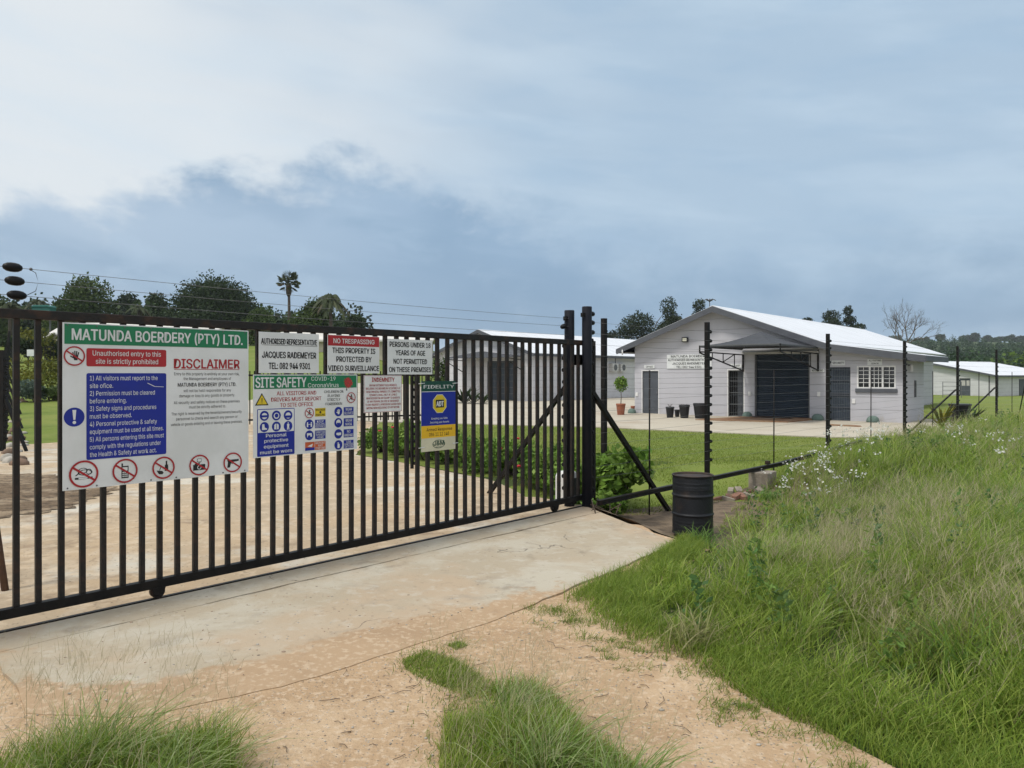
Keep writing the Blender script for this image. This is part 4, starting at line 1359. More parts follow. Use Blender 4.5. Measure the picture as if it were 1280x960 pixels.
# ramp and mat before the roller door
rp = MB().add([(5.6, 0.05, .035), (8.3, 0.05, .035), (8.1, -2.6, .012), (4.7, -3.3, .010), (8.3, .05, -.1), (8.1, -2.6, -.1), (5.6, .05, -.1), (4.7, -3.3, -.1)],
              [(3, 2, 1, 0), (2, 5, 4, 1), (3, 7, 5, 2), (0, 6, 7, 3)]).build('loading_ramp', 'rust_stain', None, 0, (B0[0], B0[1], FLOOR + .05), BROT)
tag(rp, 'rust stained concrete ramp running up to the roller door', 'ramp')
mt = MB().box(0, 1.6, -.28, 0, .0, .02).build('door_mat', 'plastic_black', None, .004, (*bld_pt(6.0, -.55), FLOOR + .088), BROT)
tag(mt, 'black rubber strip mat lying on the ramp below the roller door', 'mat')
st = MB().prism([(0, 0), (1.1, 0), (1.05, .04), (.05, .05)], -.1, .1).build('rusty_plate', 'rust_stain', None, 0, (*bld_pt(9.75, -3.2), FLOOR + .03), BROT)
tag(st, 'flat rusty plate lying on the concrete before the barred window', 'metal plate')

# green bait blocks at the foot of the wall
bp = MB().lathe([(.27, 0), (.28, .07), (.25, .19), (.17, .28), (.07, .31), (.02, .315)], n=14)
for i, (s, lab) in enumerate(((.05, 'grey green rounded block at the left corner of the warehouse'), (5.58, 'grey green rounded block between gated doorway and roller door'),
                          (8.45, 'grey green rounded block right of the roller door'), (10.48, 'grey green rounded block below the barred window'))):
    o = bp.build('bait_block', 'bait_green', None, 0, (*bld_pt(s, -.34), FLOOR + .02), i * 1.1) if i == 0 else o0.copy()
    if i == 0:
        o0 = o; o.scale = (.7, .7, .75)
    else:
        sc.collection.objects.link(o); o.location = (*bld_pt(s, -.30), FLOOR + .02); o.rotation_euler.z = i * 1.1; o.scale = (.85, .75, .82)
    tag(o, lab, 'block', 'green blocks along the warehouse wall')


def pot(name, label, loc, r, hh, mat, group=None, soil_=True):
    e = empty(name, loc, random.uniform(0, 6), label, 'plant pot', group)
    MB().lathe([(r * .70, 0), (r * .72, .02), (r * .94, hh * .84), (r * .95, hh * .85), (r, hh * .86), (r, hh), (r * .92, hh), (r * .88, hh * .9)], n=24).build('pot', mat, e)
    MB().lathe([(r * .9, hh * .9), (r * .9, hh * .91)], n=20).build('soil', 'soil', e)
    return e


for px, py, w_, hp, lab, nm in ((837.5, 522, 11, 13.5, 'black plastic pot, leftmost of the row by the warehouse', 'plant_pot'), (846.5, 521, 7, 9, 'small dark pot squeezed between two larger black pots', 'plant_pot'),
                            (855.5, 522.5, 13.5, 16.5, 'middle black plastic pot with a twig in it by the warehouse', 'plant_pot'), (875, 523, 17, 19, 'largest black plastic tub behind the electric fence post', 'plant_pot')):
    Yp = F * (EYE - FLOOR - .03) / (py - HY); q_ = at(px, py, Yp)
    e = pot(nm, lab, (q_.x, q_.y, FLOOR + .03), w_ / F * Yp / 2, hp / F * Yp, 'plastic_black', 'black pots along the warehouse wall')
    if w_ in (13.5, 11):
        mb = MB()
        for a in range(5):
            mb.tube([(0, 0, .3), (.05 * math.cos(a * 1.3), .05 * math.sin(a * 1.3), .50), (.14 * math.cos(a * 1.3), .14 * math.sin(a * 1.3), .58)], [.01, .008, .004], 5)
        mb.build('twigs', 'bark', e)


# ---- second and third warehouse, same construction with fewer openings
def far_shed(name, label, P, rot, wd, length, ez, az_, floor, door=None, ov=.5, wallm='wall_far', roofm='roof_sheet', fascia='fascia_grey', fd=.22):
    """P = right front eave corner of the roof in plan; local x runs left to right along the gable, ending at 0"""
    e = empty(name, (P[0], P[1], floor), rot, label, 'building')
    xl, xr, xm = -wd, 0.0, -wd / 2
    sl_ = (az_ - ez) / (wd / 2)
    w0, w1 = xl + ov, xr - ov
    top = ([w0, xm, w1], [ez + ov * sl_ - .06, az_ - .08, ez + ov * sl_ - .06])
    ops_ = [door] if door else []
    mb = MB(); wall_face(mb, w0, w1, top, ops_, ov, zb=-1.2)
    mb.add([(w1, ov, -1.2), (w1, length, -1.2), (w1, length, top[1][2]), (w1, ov, top[1][2])], [(0, 1, 2, 3)])
    mb.add([(w0, ov, -1.2), (w0, ov, top[1][0]), (w0, length, top[1][0]), (w0, length, -1.2)], [(0, 1, 2, 3)])
    mb.add([(w0, length, -1.2), (w0, length, top[1][0]), (xm, length, top[1][1]), (w1, length, top[1][2]), (w1, length, -1.2)], [(0, 1, 2, 3, 4)])
    mb.build('wall', wallm, e)
    roof_slab([(xl, ez), (xm, az_), (xr, ez)], 0, length + ov).build('roof', roofm, e)
    fa_ = MB().prism([(xl, ez - .02), (xm, az_ - .02), (xr, ez - .02), (xr, ez - .02 - fd), (xm, az_ - .02 - fd), (xl, ez - .02 - fd)][::-1], -.04, -.003)
    fa_.box(xr + .002, xr + .03, 0, length + ov, ez - .20, ez - .03).box(xl - .03, xl - .002, 0, length + ov, ez - .20, ez - .03)
    fa_.build('fascia', fascia, e)
    return e


wh2 = far_shed('warehouse', 'grey gabled warehouse seen through the right half of the gate', (1.42, 50.0), BROT, 9.9, 25, 3.24, 4.98, FLOOR, (-4.55, -1.80, 0, 2.75))
dr = MB()
dr.box(-4.55, -1.80, .62, .66, 0, 2.75)
do = dr.build('door', 'shutter_blue', wh2)
gm = MB()
for i in range(8):
    gm.box(-4.55 + i * .385, -4.53 + i * .385, .585, .61, .02, 2.74)
for i in range(7):
    gm.box(-4.55, -1.80, .58, .60, .05 + i * .43, .09 + i * .43)
gm.build('security_grille', 'steel_grey', do)
ca = MB()
ca.add([(-6.9, -1.5, 2.95), (-1.2, -1.5, 2.95), (-1.2, .5, 3.05), (-6.9, .5, 3.05), (-4.1, -.6, 3.42)], [(0, 1, 4), (1, 2, 4), (2, 3, 4), (3, 0, 4)])
ca = ca.build('shade_canopy', 'shade_cloth', wh2); md = ca.modifiers.new('thickness', 'SOLIDIFY'); md.thickness = .02
fb = MB()
for x in (-6.9, -1.2):
    fb.bar((x, -1.5, 2.92), (x, .5, 2.8), .05); fb.bar((x, -1.5, 2.86), (x, .5, 2.0), .05)
fb.build('bracket', 'black_paint', ca)
for k, y_ in enumerate((9.9, 11.1)):
    ac_ = MB().box(-.5, -.15, y_, y_ + .85, 2.05, 2.65).build('air_conditioner', 'ac_white', wh2, .01)
    MB().tube([(-.148, y_ + .42, 2.35), (-.14, y_ + .42, 2.35)], .24, 20).build('fan_grille', 'steel_grey', ac_)
MB().tube([(-.47, 10.8, 2.66), (-.47, 10.8, 3.2)], .02, 6).build('cable_pipe', 'black_paint', wh2)
fl3 = hz(54, 90) - .02
E3 = at(1247, 469, 88)
wh3 = far_shed('warehouse', 'low white roofed shed on the lawn at the far right', (E3.x, E3.y), R(-58.5), 18.0, 16.2, E3.z - fl3, E3.z - fl3 + 1.8, fl3, (-4.6, -3.3, 0, 2.1))
MB().box(-4.6, -3.3, .62, .66, 0, 2.1).build('door', 'door_grey', wh3)
MB().box(-4.45, -3.95, .60, .615, 1.2, 1.85).box(-3.8, -3.45, .60, .615, 1.2, 1.85).build('pane', 'steel_pale', wh3)
MB().box(-1.2, -1.1, .42, .49, -.5, 2.5).box(-.49, -.40, .6, 1.0, -.5, 2.45).build('downpipe', 'steel_grey', wh3)
MB().box(-.48, -.42, 6.0, 7.1, 0, 2.0).build('door', 'door_grey', wh3)
# animal hurdle by the third shed
q_ = at(1190, 495, 84)
hu = empty('steel_hurdle', (q_.x, q_.y, hz(q_.x, q_.y)), BROT, 'open grey steel hurdle of horizontal rails before the far right shed', 'hurdle')
for x in (-.9, .9):
    MB().bar((x, 0, -.1), (x, 0, 1.75), .06).build('upright', 'steel_grey', hu)
for z in (.35, .8, 1.25, 1.7):
    MB().bar((-.9, 0, z), (.9, 0, z), .05).build('rail', 'steel_grey', hu)

# ---- far left buildings
def at_ground(px, Y):
    x = (px - 640) / F * Y; return x, Y, hz(x, Y)


gh = at_ground(70, 62)
far_shed('pump_house', 'tiny cream pump house with a pale roof left of the large rules board', (gh[0] + 1.0, gh[1], gh[2] - .1), R(8), 2.2, 2.6, 1.75, 2.35, gh[2] - .1, None, .25, 'cream_wall', 'roof_old', 'far_roof', .1)
ql = at(300, 414, 74); gz = hz(ql.x, 76)
o = far_shed('farmhouse', 'long pale roofed farmhouse half hidden behind the large rules board', (ql.x, 74, gz), R(90) + .02, 8, 14, 4.75 - gz + .2, 6.35 - gz + .2, gz - .2, None, .5, 'cream_wall', 'roof_old', 'far_roof', .15)
ql = at(548, 440, 80); gz = hz(ql.x - 8, 84)
o = far_shed('outbuilding', 'low cream outbuilding with a white roof glimpsed between the upper signs', (ql.x, 80, gz), R(90) + .02, 7, 15, 2.0, 2.9, 1.65 + (HY - 452) / F * 80, None, .5, 'cream_wall', 'far_roof', 'far_roof', .15)
q_ = at(55, 388, 85)
tk_ = MB().box(-1.0, 1.0, -.6, .6, 0, .9).prism([(-1.1, .9), (1.1, .9), (.8, 1.15), (-.8, 1.15)], -.7, .7).build('water_tank', 'teal', None, .05, (q_.x, q_.y, q_.z - .6), 0)
tag(tk_, 'teal tank standing on a stand among trees at the far left', 'tank')
MB().bar((-.7, 0, -6), (-.7, 0, .0), .15).bar((.7, 0, -6), (.7, 0, 0), .15).build('stand', 'steel_grey', tk_)


# ------------------------------------------------------------------ foliage helpers
def pick_cols(n, cols, rg):
    cols = np.asarray(cols); i = rg.integers(0, len(cols), n); j = rg.integers(0, len(cols), n); u = rg.random((n, 1))
    return cols[i] * u + cols[j] * (1 - u)


def leaf_cloud(P, size, cols, rg, asp=.6, up=.3):
    """P: n x 3 centres -> verts, quads, colours; leaves are bent rhombs"""
    n = len(P)
    d = rg.normal(size=(n, 3)); d[:, 2] += up * rg.random(n); d /= np.linalg.norm(d, axis=1, keepdims=True)
    e = rg.normal(size=(n, 3)); e -= (e * d).sum(1, keepdims=True) * d; e /= np.linalg.norm(e, axis=1, keepdims=True)
    s = size * (.6 + .8 * rg.random((n, 1)))
    a = P - d * s * .5; b = P + e * s * asp * .5; c = P + d * s * .5; f = P - e * s * asp * .5
    V = np.stack([a, b, c, f], 1).reshape(-1, 3)
    Q = np.arange(4 * n).reshape(n, 4)
    return V, Q, np.repeat(cols, 4, 0)


def crown_points(clumps, n, rg, shell=.55):
    """clumps: list of (x,y,z,rx,ry,rz); points mostly towards each clump's surface"""
    cl = np.array(clumps, float); vol = (cl[:, 3] * cl[:, 4] * cl[:, 5]) ** (2 / 3)
    k = rg.choice(len(cl), n, p=vol / vol.sum())
    d = rg.normal(size=(n, 3)); d /= np.linalg.norm(d, axis=1, keepdims=True)
    r = (shell + (1 - shell) * rg.random((n, 1)) ** .7) * (1 + .10 * rg.normal(size=(n, 1)))
    return cl[k, :3] + d * r * cl[k, 3:], k


def auto_clumps(w_, hh, z0, n, rg, size=.34, flat=.8, bias=0.0, dome=False):
    out = []
    if dome:                                             # clumps over a half dome that reaches the ground
        for i in range(n):
            a = rg.random() * 6.283; u = rg.random() ** .8; r_ = (.35 + .5 * rg.random())
            c = math.cos(u * math.pi / 2) * r_; q = math.sin(u * math.pi / 2) * (.45 + .37 * rg.random())
            k = size * (.7 + .5 * rg.random())
            out.append((c * math.cos(a) * w_ * .5, c * math.sin(a) * w_ * .5, z0 + q * hh, k * w_ * .5, k * w_ * .5, k * flat * min(hh, w_ * .6)))
        return out
    for i in range(n):
        while True:
            p_ = rg.uniform(-1, 1, 3)
            if np.linalg.norm(p_) < 1: break
        p_ *= .55 + .35 * rg.random()
        r = size * (.7 + .6 * rg.random())
        out.append((p_[0] * w_ * .5, p_[1] * w_ * .5, z0 + hh * .5 + p_[2] * hh * .5 * .85 + bias * hh, r * w_ * .5, r * w_ * .5, r * flat * hh * .62))
    return out


G_DARK = [(.020, .036, .012), (.028, .050, .015), (.040, .066, .020), (.014, .026, .010)]
G_MID = [(.040, .070, .017), (.060, .098, .024), (.027, .048, .013), (.080, .115, .032)]
G_EUC = [(.024, .040, .018), (.036, .054, .024), (.017, .029, .014), (.050, .066, .032)]
G_ROSE = [(.105, .20, .030), (.155, .265, .040), (.075, .15, .026), (.21, .30, .065)]
G_YEL = [(.13, .13, .016), (.19, .18, .02), (.07, .085, .018), (.10, .12, .02)]


def branches(rg, base, h_trunk, r0, targets, m='bark', lean=(0, 0)):
    mb = MB(); top = Vector((lean[0], lean[1], h_trunk))
    pts = [Vector((0, 0, -.4)), Vector((lean[0] * .2, lean[1] * .2, h_trunk * .35)), Vector((lean[0] * .6, lean[1] * .6, h_trunk * .7)), top]
    mb.tube(pts, [r0 * 1.25, r0, r0 * .8, r0 * .6], 9)
    for tgt in targets:
        T = Vector(tgt); st_ = pts[2].lerp(top, rg.random()); mid = st_.lerp(T, .5) + Vector((rg.normal() * .2, rg.normal() * .2, .1 * (T - st_).length))
        mb.tube([st_, mid, T], [r0 * .45, r0 * .3, r0 * .1], 6)
    return mb


def tree(name, label, cat, loc, width, height, seed, clumps=None, n=2600, leaf=.34, cols=G_DARK, trunk=.28, bark='bark', group=None, ncl=16, size=.36, trunk_h=.45, dome=False):
    rg = np.random.default_rng(seed)
    e = empty(name, loc, 0, label, cat, group)
    if clumps is None:
        z0 = height * (.06 if dome else .16)
        clumps = auto_clumps(width, height - z0, z0, ncl, rg, size, dome=dome)
    mb = branches(rg, loc, height * trunk_h, trunk, [c[:3] for c in clumps[:9]], bark)
    mb.build('trunk', bark, e)
    n = int(n * 3.2); leaf *= .82
    P, k = crown_points(clumps, n, rg, .42)
    P[:, 2] = np.maximum(P[:, 2], .25 * rg.random(n))
    cc = pick_cols(len(clumps), cols, rg)[k] * .6 + pick_cols(n, cols, rg) * .4
    cc *= (.75 + .5 * rg.random((n, 1)))
    V, Q, Cc = leaf_cloud(P, leaf, cc, rg)
    np_mesh('crown', V, Q, 'leaf', Cc, e)
    return e


def tree_px(name, label, px0, px1, ptop, Y, seed, base=None, **kw):
    pc = (px0 + px1) / 2; x = (pc - 640) / F * Y
    zb = hz(x, Y) if base is None else base
    zt_ = EYE + (HY - ptop) / F * Y
    return tree(name, label, kw.pop('cat', 'tree'), (x, Y, zb), (px1 - px0) / F * Y, zt_ - zb, seed, **kw)


TL = 'trees beyond the gate on the left'
tree_px('broadleaf_tree', 'loose mid green broadleaf tree above the left end of the gate', 54, 152, 341, 92, 1, cols=G_MID, n=3000, leaf=.42, group=TL, dome=True, ncl=18, size=.36)
tree_px('broadleaf_tree', 'low dark broadleaf tree between the loose tree and the great dark one', 126, 192, 360, 112, 2, cols=G_DARK, n=1500, leaf=.5, group=TL, dome=True)
tree_px('broadleaf_tree', 'low ragged dark tree touching the left flank of the great tree', 160, 228, 363, 110, 3, cols=G_DARK, n=1600, leaf=.5, group=TL, dome=True)
tree_px('broadleaf_tree', 'great dense dark domed tree rising above the large rules board', 196, 342, 342, 100, 4, cols=G_DARK, n=9000, leaf=.42, group=TL, dome=True, ncl=34, size=.36)
tree_px('broadleaf_tree', 'small dark bush tree at the right foot of the great dark tree', 292, 360, 382, 88, 5, cols=G_MID, n=1500, leaf=.36, group=TL, dome=True)
tree_px('broadleaf_tree', 'rounded mid green tree under the feather palm', 352, 436, 376, 80, 6, cols=G_MID, n=2600, leaf=.34, group=TL, dome=True, ncl=18)
tree_px('broadleaf_tree', 'low dark tree thinning out right of the feather palm', 416, 470, 394, 100, 7, cols=G_DARK, n=1200, leaf=.42, group=TL, dome=True)
tree_px('broadleaf_tree', 'broad dark tree above the leftmost end of the gate rail', -50, 34, 366, 84, 8, cols=G_MID, n=2200, leaf=.42, group=TL, dome=True)
EU = 'gum trees behind the warehouses'


def euc(label, px0, px1, ptop, Y, seed, blobs, n=2200, group=EU):
    """blobs given in picture fractions of the crown box, placed at the tree's own distance"""
    pc = (px0 + px1) / 2; x = (pc - 640) / F * Y; zb = hz(x, Y)
    W = (px1 - px0) / F * Y; top = EYE + (HY - ptop) / F * Y - zb
    cl_ = [((u - .5) * W, random.uniform(-.25, .25) * W, top * v, r * W * 1.22, r * W * 1.22, r * W * f * 1.22) for u, v, r, f in blobs]
    return tree('gum_tree', label, 'tree', (x, Y, zb), W, top, seed, cl_, n, .36, G_EUC, .22, 'bark_pale', group, trunk_h=.55)


euc('broad ragged gum tree behind the left slope of the main warehouse', 768, 850, 379, 120, 21,
    [(.12, .62, .12, 1), (.22, .72, .15, .9), (.35, .78, .15, .9), (.50, .76, .16, 1), (.30, .60, .2, .8), (.55, .58, .2, .8), (.75, .63, .15, .9), (.80, .95, .11, 1.2), (.80, .86, .09, 1), (.92, .78, .07, 1.3), (.7, .45, .2, .8), (.4, .42, .25, .7), (.2, .45, .2, .8)], 4200)
euc('small rounded gum tree right of the ragged one', 822, 852, 391, 118, 22, [(.3, .8, .28, .8), (.6, .9, .3, .6), (.75, .7, .28, .8), (.4, .6, .4, .7)], 1300)
euc('slim upright gum tree beside the roof apex', 858, 884, 374, 125, 23, [(.6, .93, .26, 1), (.65, .80, .3, 1), (.45, .70, .32, 1), (.3, .58, .3, 1), (.6, .58, .4, 1)], 1500)
euc('tiny gum tree tip, leftmost above the right roof slope', 1003, 1027, 394, 130, 24, [(.3, .9, .28, .8), (.7, .85, .22, .9), (.5, .7, .4, .8)], 700)
euc('rounded dense gum tree in the middle above the right roof slope', 1025, 1056, 387, 128, 25, [(.5, .92, .3, .7), (.35, .8, .32, .8), (.65, .78, .32, .8), (.5, .6, .45, .8)], 1500)
euc('tiered tall gum tree with gaps, rightmost above the roof slope', 1052, 1080, 383, 128, 26, [(.35, .95, .18, 1.1), (.4, .83, .24, .8), (.3, .72, .26, .6), (.65, .74, .24, .7), (.8, .62, .22, .7), (.5, .55, .4, .5)], 1300)
tree_px('distant_tree', 'dark low tree between gate posts and ragged gum tree', 748, 776, 404, 135, 28, cols=G_EUC, n=900, leaf=.5)
# roof cowl-like flower stalk above the apex
q_ = at(887, 374, 90)
ag = empty('agave_stalk', (q_.x, q_.y, hz(q_.x, q_.y)), 0, 'thin dead flower stalk with flat top beside the roof apex', 'plant')
zt_ = q_.z - hz(q_.x, q_.y)
MB().tube([(0, 0, 0), (0, 0, zt_)], [.07, .04], 6).build('stem', 'bark', ag)
mb = MB()
for i in range(7):
    a = i * .9; mb.tube([(0, 0, zt_ - .3), (.4 * math.cos(a), .4 * math.sin(a), zt_), (.75 * math.cos(a), .75 * math.sin(a), zt_ - .15)], .05, 5)
mb.build('flower_head', 'bark', ag)


def palm(name, label, px, ptop, pbase_, Y, fan, crown_r, nfr, seed, group='palms beyond the gate'):
    rg = np.random.default_rng(seed)
    x = (px - 640) / F * Y; zb = hz(x, Y); ht = EYE + (HY - ptop) / F * Y - zb - crown_r * .75
    e = empty(name, (x, Y, zb), 0, label, 'palm', group)
    MB().tube([(0, 0, -.3), (.05, 0, ht * .5), (0, 0, ht)], [.26, .18, .15], 9).build('trunk', 'bark', e)
    Vs, Cs = [], []
    for i in range(nfr):
        a = rg.random() * 2 * math.pi; elv = rg.uniform(-.9, 1.3) if fan else rg.uniform(-.1, 1.45)
        dirn = np.array([math.cos(a) * math.cos(elv), math.sin(a) * math.cos(elv), math.sin(elv)])
        L = crown_r * rg.uniform(.75, 1.05)
        col = np.array(((.05, .065, .028), (.075, .09, .035), (.10, .085, .045))[0 if elv > .3 else rg.integers(0, 3)])
        side = np.cross(dirn, (0, 0, 1)); side /= np.linalg.norm(side)
        if fan:
            c0 = np.array([0, 0, ht]) + dirn * L * .55
            upv = np.cross(side, dirn)
            for b_ in np.linspace(-1.5, 1.5, 11):
                tip = c0 + (dirn * math.cos(b_) + side * math.sin(b_)) * L * .48 - np.array([0, 0, .12 * L * abs(b_)])
                wv_ = upv * .05 * L + side * .03 * L
                Vs.append([c0 - wv_ * .4, (c0 + tip) / 2 + wv_, tip, (c0 + tip) / 2 - wv_]); Cs.append(col * rg.uniform(.7, 1.3))
            wv_ = side * .03; Vs.append([np.array([0, 0, ht]) - wv_, np.array([0, 0, ht]) + wv_, c0 + wv_, c0 - wv_]); Cs.append(col)
        else:
            prev = None
            for j in range(9):
                u = j / 8; P_ = np.array([0, 0, ht]) + dirn * L * u * .9 + np.array([0, 0, -1]) * L * .75 * u ** 2.1
                if prev is not None and j > 0:
                    for sgn in (-1, 1):
                        for q2 in (0, .5):
                            Pm = prev + (P_ - prev) * q2
                            tip = Pm + side * sgn * L * .26 * (1 - .6 * u) + (P_ - prev) * .8 - np.array([0, 0, .12 * L])
                            wv_ = (P_ - prev) * .36
                            Vs.append([Pm - wv_, Pm + wv_, tip + wv_ * .2, tip - wv_ * .2]); Cs.append(col * rg.uniform(.7, 1.3))
                prev = P_
    V = np.array(Vs).reshape(-1, 3); n_ = len(Vs)
    np_mesh('crown', V, np.arange(4 * n_).reshape(n_, 4), 'leaf', np.repeat(np.array(Cs), 4, 0), e)
    if fan:
        sk = MB().lathe([(.18, ht - 1.7), (.33, ht - 1.3), (.36, ht - .5), (.2, ht)], n=9); sk.build('dead_skirt', 'palm_dead', e)
    return e


palm('fan_palm', 'tall slender fan palm with a tufted head on a bare trunk', 361, 341, 405, 95, True, 1.7, 38, 31)
palm('feather_palm', 'feather palm with drooping fronds rising behind the rounded tree', 413, 353, 405, 78, False, 2.3, 60, 32)
palm('feather_palm', 'small feather palm against the sky left of the loose tree', 47, 364, 400, 95, False, 1.9, 30, 33)
palm('feather_palm', 'broad feather palm at the very left above the gate rail', 12, 366, 400, 80, False, 1.9, 26, 34)
palm('feather_palm', 'dark feather palm hidden low between two dark trees', 173, 372, 400, 96, False, 1.8, 24, 35)

# dead tree right
q0 = at(1122, 440, 62)
dt = empty('dead_tree', (q0.x, 62, hz(q0.x, 62)), 0, 'bare dead tree with two leaning limbs behind the right roof end', 'tree')
rg = np.random.default_rng(5)
mbt, mbw = MB(), MB()


def grow(mb, p_, d, L, r, depth):
    d = d.normalized(); q_ = p_ + d * L
    mid = p_ + d * L * .5 + Vector(rg.normal(size=3) * L * .05)
    mb.tube([p_, mid, q_], [r, r * .85, r * .68], 6)
    if depth == 0: return
    for i in range(3 if depth > 2 else 2 + int(rg.random() > .4)):
        nd = d + Vector(rg.normal(size=3) * .46) + Vector((0, 0, .12)); nd.y *= .8
        grow(mbt if depth > 3 else mbw, p_.lerp(q_, rg.uniform(.55, 1)), nd, L * rg.uniform(.58, .82), r * .55, depth - 1)


zz0 = hz(q0.x, 62)
A = Vector(at(1126, 455, 62)) - Vector((q0.x, 62, zz0))
mbt.tube([Vector((A.x, 0, -.3)), Vector((A.x, 0, A.z))], [.15, .11], 8)
grow(mbt, Vector((A.x, 0, A.z)), Vector((-.06, 0, 1)), 1.9, .075, 6)
grow(mbt, Vector((A.x, 0, A.z)), Vector((.36, .1, 1)), 2.0, .085, 6)
mbt.build('trunk', 'bark_pale', dt); mbw.build('twigs', 'bark_pale', dt)
dt.scale = (1, 1, 1)

# ------------------------------------------------------------------ hillside, orchard and woodland
rg = np.random.default_rng(12)
def blobs(name, label, cat, pts, cols, leaf_n, leaf_f=.45):
    Vs, Qs, Cs = [], [], []; off = 0
    for (x, y, z, rx, rz) in pts:
        cl_ = [(x + rg.normal() * rx * .35, y + rg.normal() * rx * .35, z + rz * (.35 + .5 * rg.random()), rx * .62, rx * .62, rz * .5) for _ in range(4)]
        P, k = crown_points(cl_, leaf_n, rg, .5)
        tone = pick_cols(1, cols, rg)
        V, Q, Cc = leaf_cloud(P, rx * leaf_f, np.repeat(tone, leaf_n, 0) * (.7 + .6 * rg.random((leaf_n, 1))), rg, .75)
        Vs.append(V); Qs.append(Q + off); Cs.append(Cc); off += len(V)
    return tag(np_mesh(name, np.concatenate(Vs), np.concatenate(Qs), 'leaf', np.concatenate(Cs)), label, cat, kind='stuff')


pts = []
r = 118.0
while r < 690:
    az_ = .16 + rg.random() * .02
    step = max(4.6, r * .013) / r
    while az_ < .76:
        a = az_ + rg.normal() * step * .12
        x, y = r * math.sin(a), r * math.cos(a)
        if r > 160 and rg.random() > .06:
            R_ = max(2.7, r * .0072) * rg.uniform(.8, 1.25) * (1 - .52 * float(S(400, 480, r + 40 * math.sin(a * 21))))
            pts.append((x, y, hz(x, y) - .3, R_, R_ * rg.uniform(1.25, 1.7)))
        az_ += step
    r += max(5.5, r * .03)
print('orchard', len(pts))
blobs('orchard', 'dark green orchard covering the far hillside', 'orchard', pts, [(.022, .052, .015), (.030, .064, .018), (.018, .042, .013)], 70, .3)
pts = []
for i in range(110):
    a = rg.uniform(.575, .70); r = rg.uniform(165, 195); x, y = r * math.sin(a), r * math.cos(a)
    pts.append((x, y, hz(x, y) - .2, rg.uniform(2.0, 2.8), rg.uniform(4.2, 5.4)))
blobs('young_orchard', 'bright green young orchard above the far right shed', 'orchard', pts, [(.085, .145, .022), (.11, .17, .03)], 50)
RT = 'trees along the far ridge'
for i, (px, wd, hp, lab) in enumerate(((1118, 30, 15, 'dark clump of ridge trees behind the dead tree'), (1150, 12, 9, 'small rounded ridge tree, first right of the dead tree'), (1158, 11, 11, 'slightly taller small ridge tree beside the first one'),
                                   (1174, 11, 18, 'lone tall pointed ridge tree above the pale track'), (1192, 7, 5, 'tiny ridge shrub right of the lone pointed tree'), (1209, 20, 13, 'rounded ridge tree at the left end of the long wood'),
                                   (1217, 14, 17, 'tallest crown at the left end of the long ridge wood'), (1234, 20, 14, 'broad rounded ridge tree in the long wood'), (1250, 22, 11, 'low spreading ridge tree in the long wood'), (1264, 16, 14, 'upright ridge tree near the right edge'), (1277, 20, 15, 'broad ridge tree at the right edge'))):
    Y = 640; x = (px - 640) / F * Y
    tree('ridge_tree', lab, 'tree', (x, Y, hz(x, Y) - 1), wd / F * Y, hp / F * Y + 1, 60 + i, None, 700, 1.4, G_DARK, .5, 'bark', RT, 9, .42)
pts = []
for i in range(340):
    a = rg.uniform(-.72, -.20); r = rg.uniform(118, 150); x, y = r * math.sin(a), r * math.cos(a)
    R_ = rg.uniform(2.5, 4.0); pts.append((x, y, hz(x, y) - .3, R_, R_ * rg.uniform(1.1, 1.6)))
blobs('woodland', 'dark wood filling the distance on the left', 'woodland', pts, G_DARK, 260, .16)


# bushes
def bush(name, label, loc, wd, ht, seed, cols, leaf=.07, n=1500, cat='bush', group=None, flowers=0, fmat='petal_red', stems=True):
    rg_ = np.random.default_rng(seed)
    e = empty(name, loc, 0, label, cat, group)
    cl_ = auto_clumps(wd, ht, 0.0, 9, rg_, .45, .9)
    if stems:
        mb = MB()
        for c in cl_[:7]:
            mb.tube([(c[0] * .15, c[1] * .15, -.08), (c[0] * .5, c[1] * .5, c[2] * .5), c[:3]], [.018, .013, .006], 5)
        mb.build('stems', 'bark', e)
    P, k = crown_points(cl_, n, rg_, .45); P[:, 2] = np.abs(P[:, 2])
    cc = pick_cols(9, cols, rg_)[k] * .5 + pick_cols(n, cols, rg_) * .5
    V, Q, Cc = leaf_cloud(P, leaf, cc * (.8 + .4 * rg_.random((n, 1))), rg_, .65)
    np_mesh('foliage', V, Q, 'leaf', Cc, e)
    for i in range(flowers):
        c = cl_[rg_.integers(0, 9)]; a = rg_.random() * 6.28
        mb = MB(); cc_ = Vector((c[0] + c[3] * math.cos(a), c[1] + c[4] * math.sin(a), c[2] + c[5] * rg_.uniform(.3, 1)))
        for j in range(6):
            mb.ball(cc_ + Vector((.022 * math.cos(j), .022 * math.sin(j), .01 * (j % 2))), (.022, .022, .014), 6, 4)
        mb.build('flower', fmat, e)
    return e


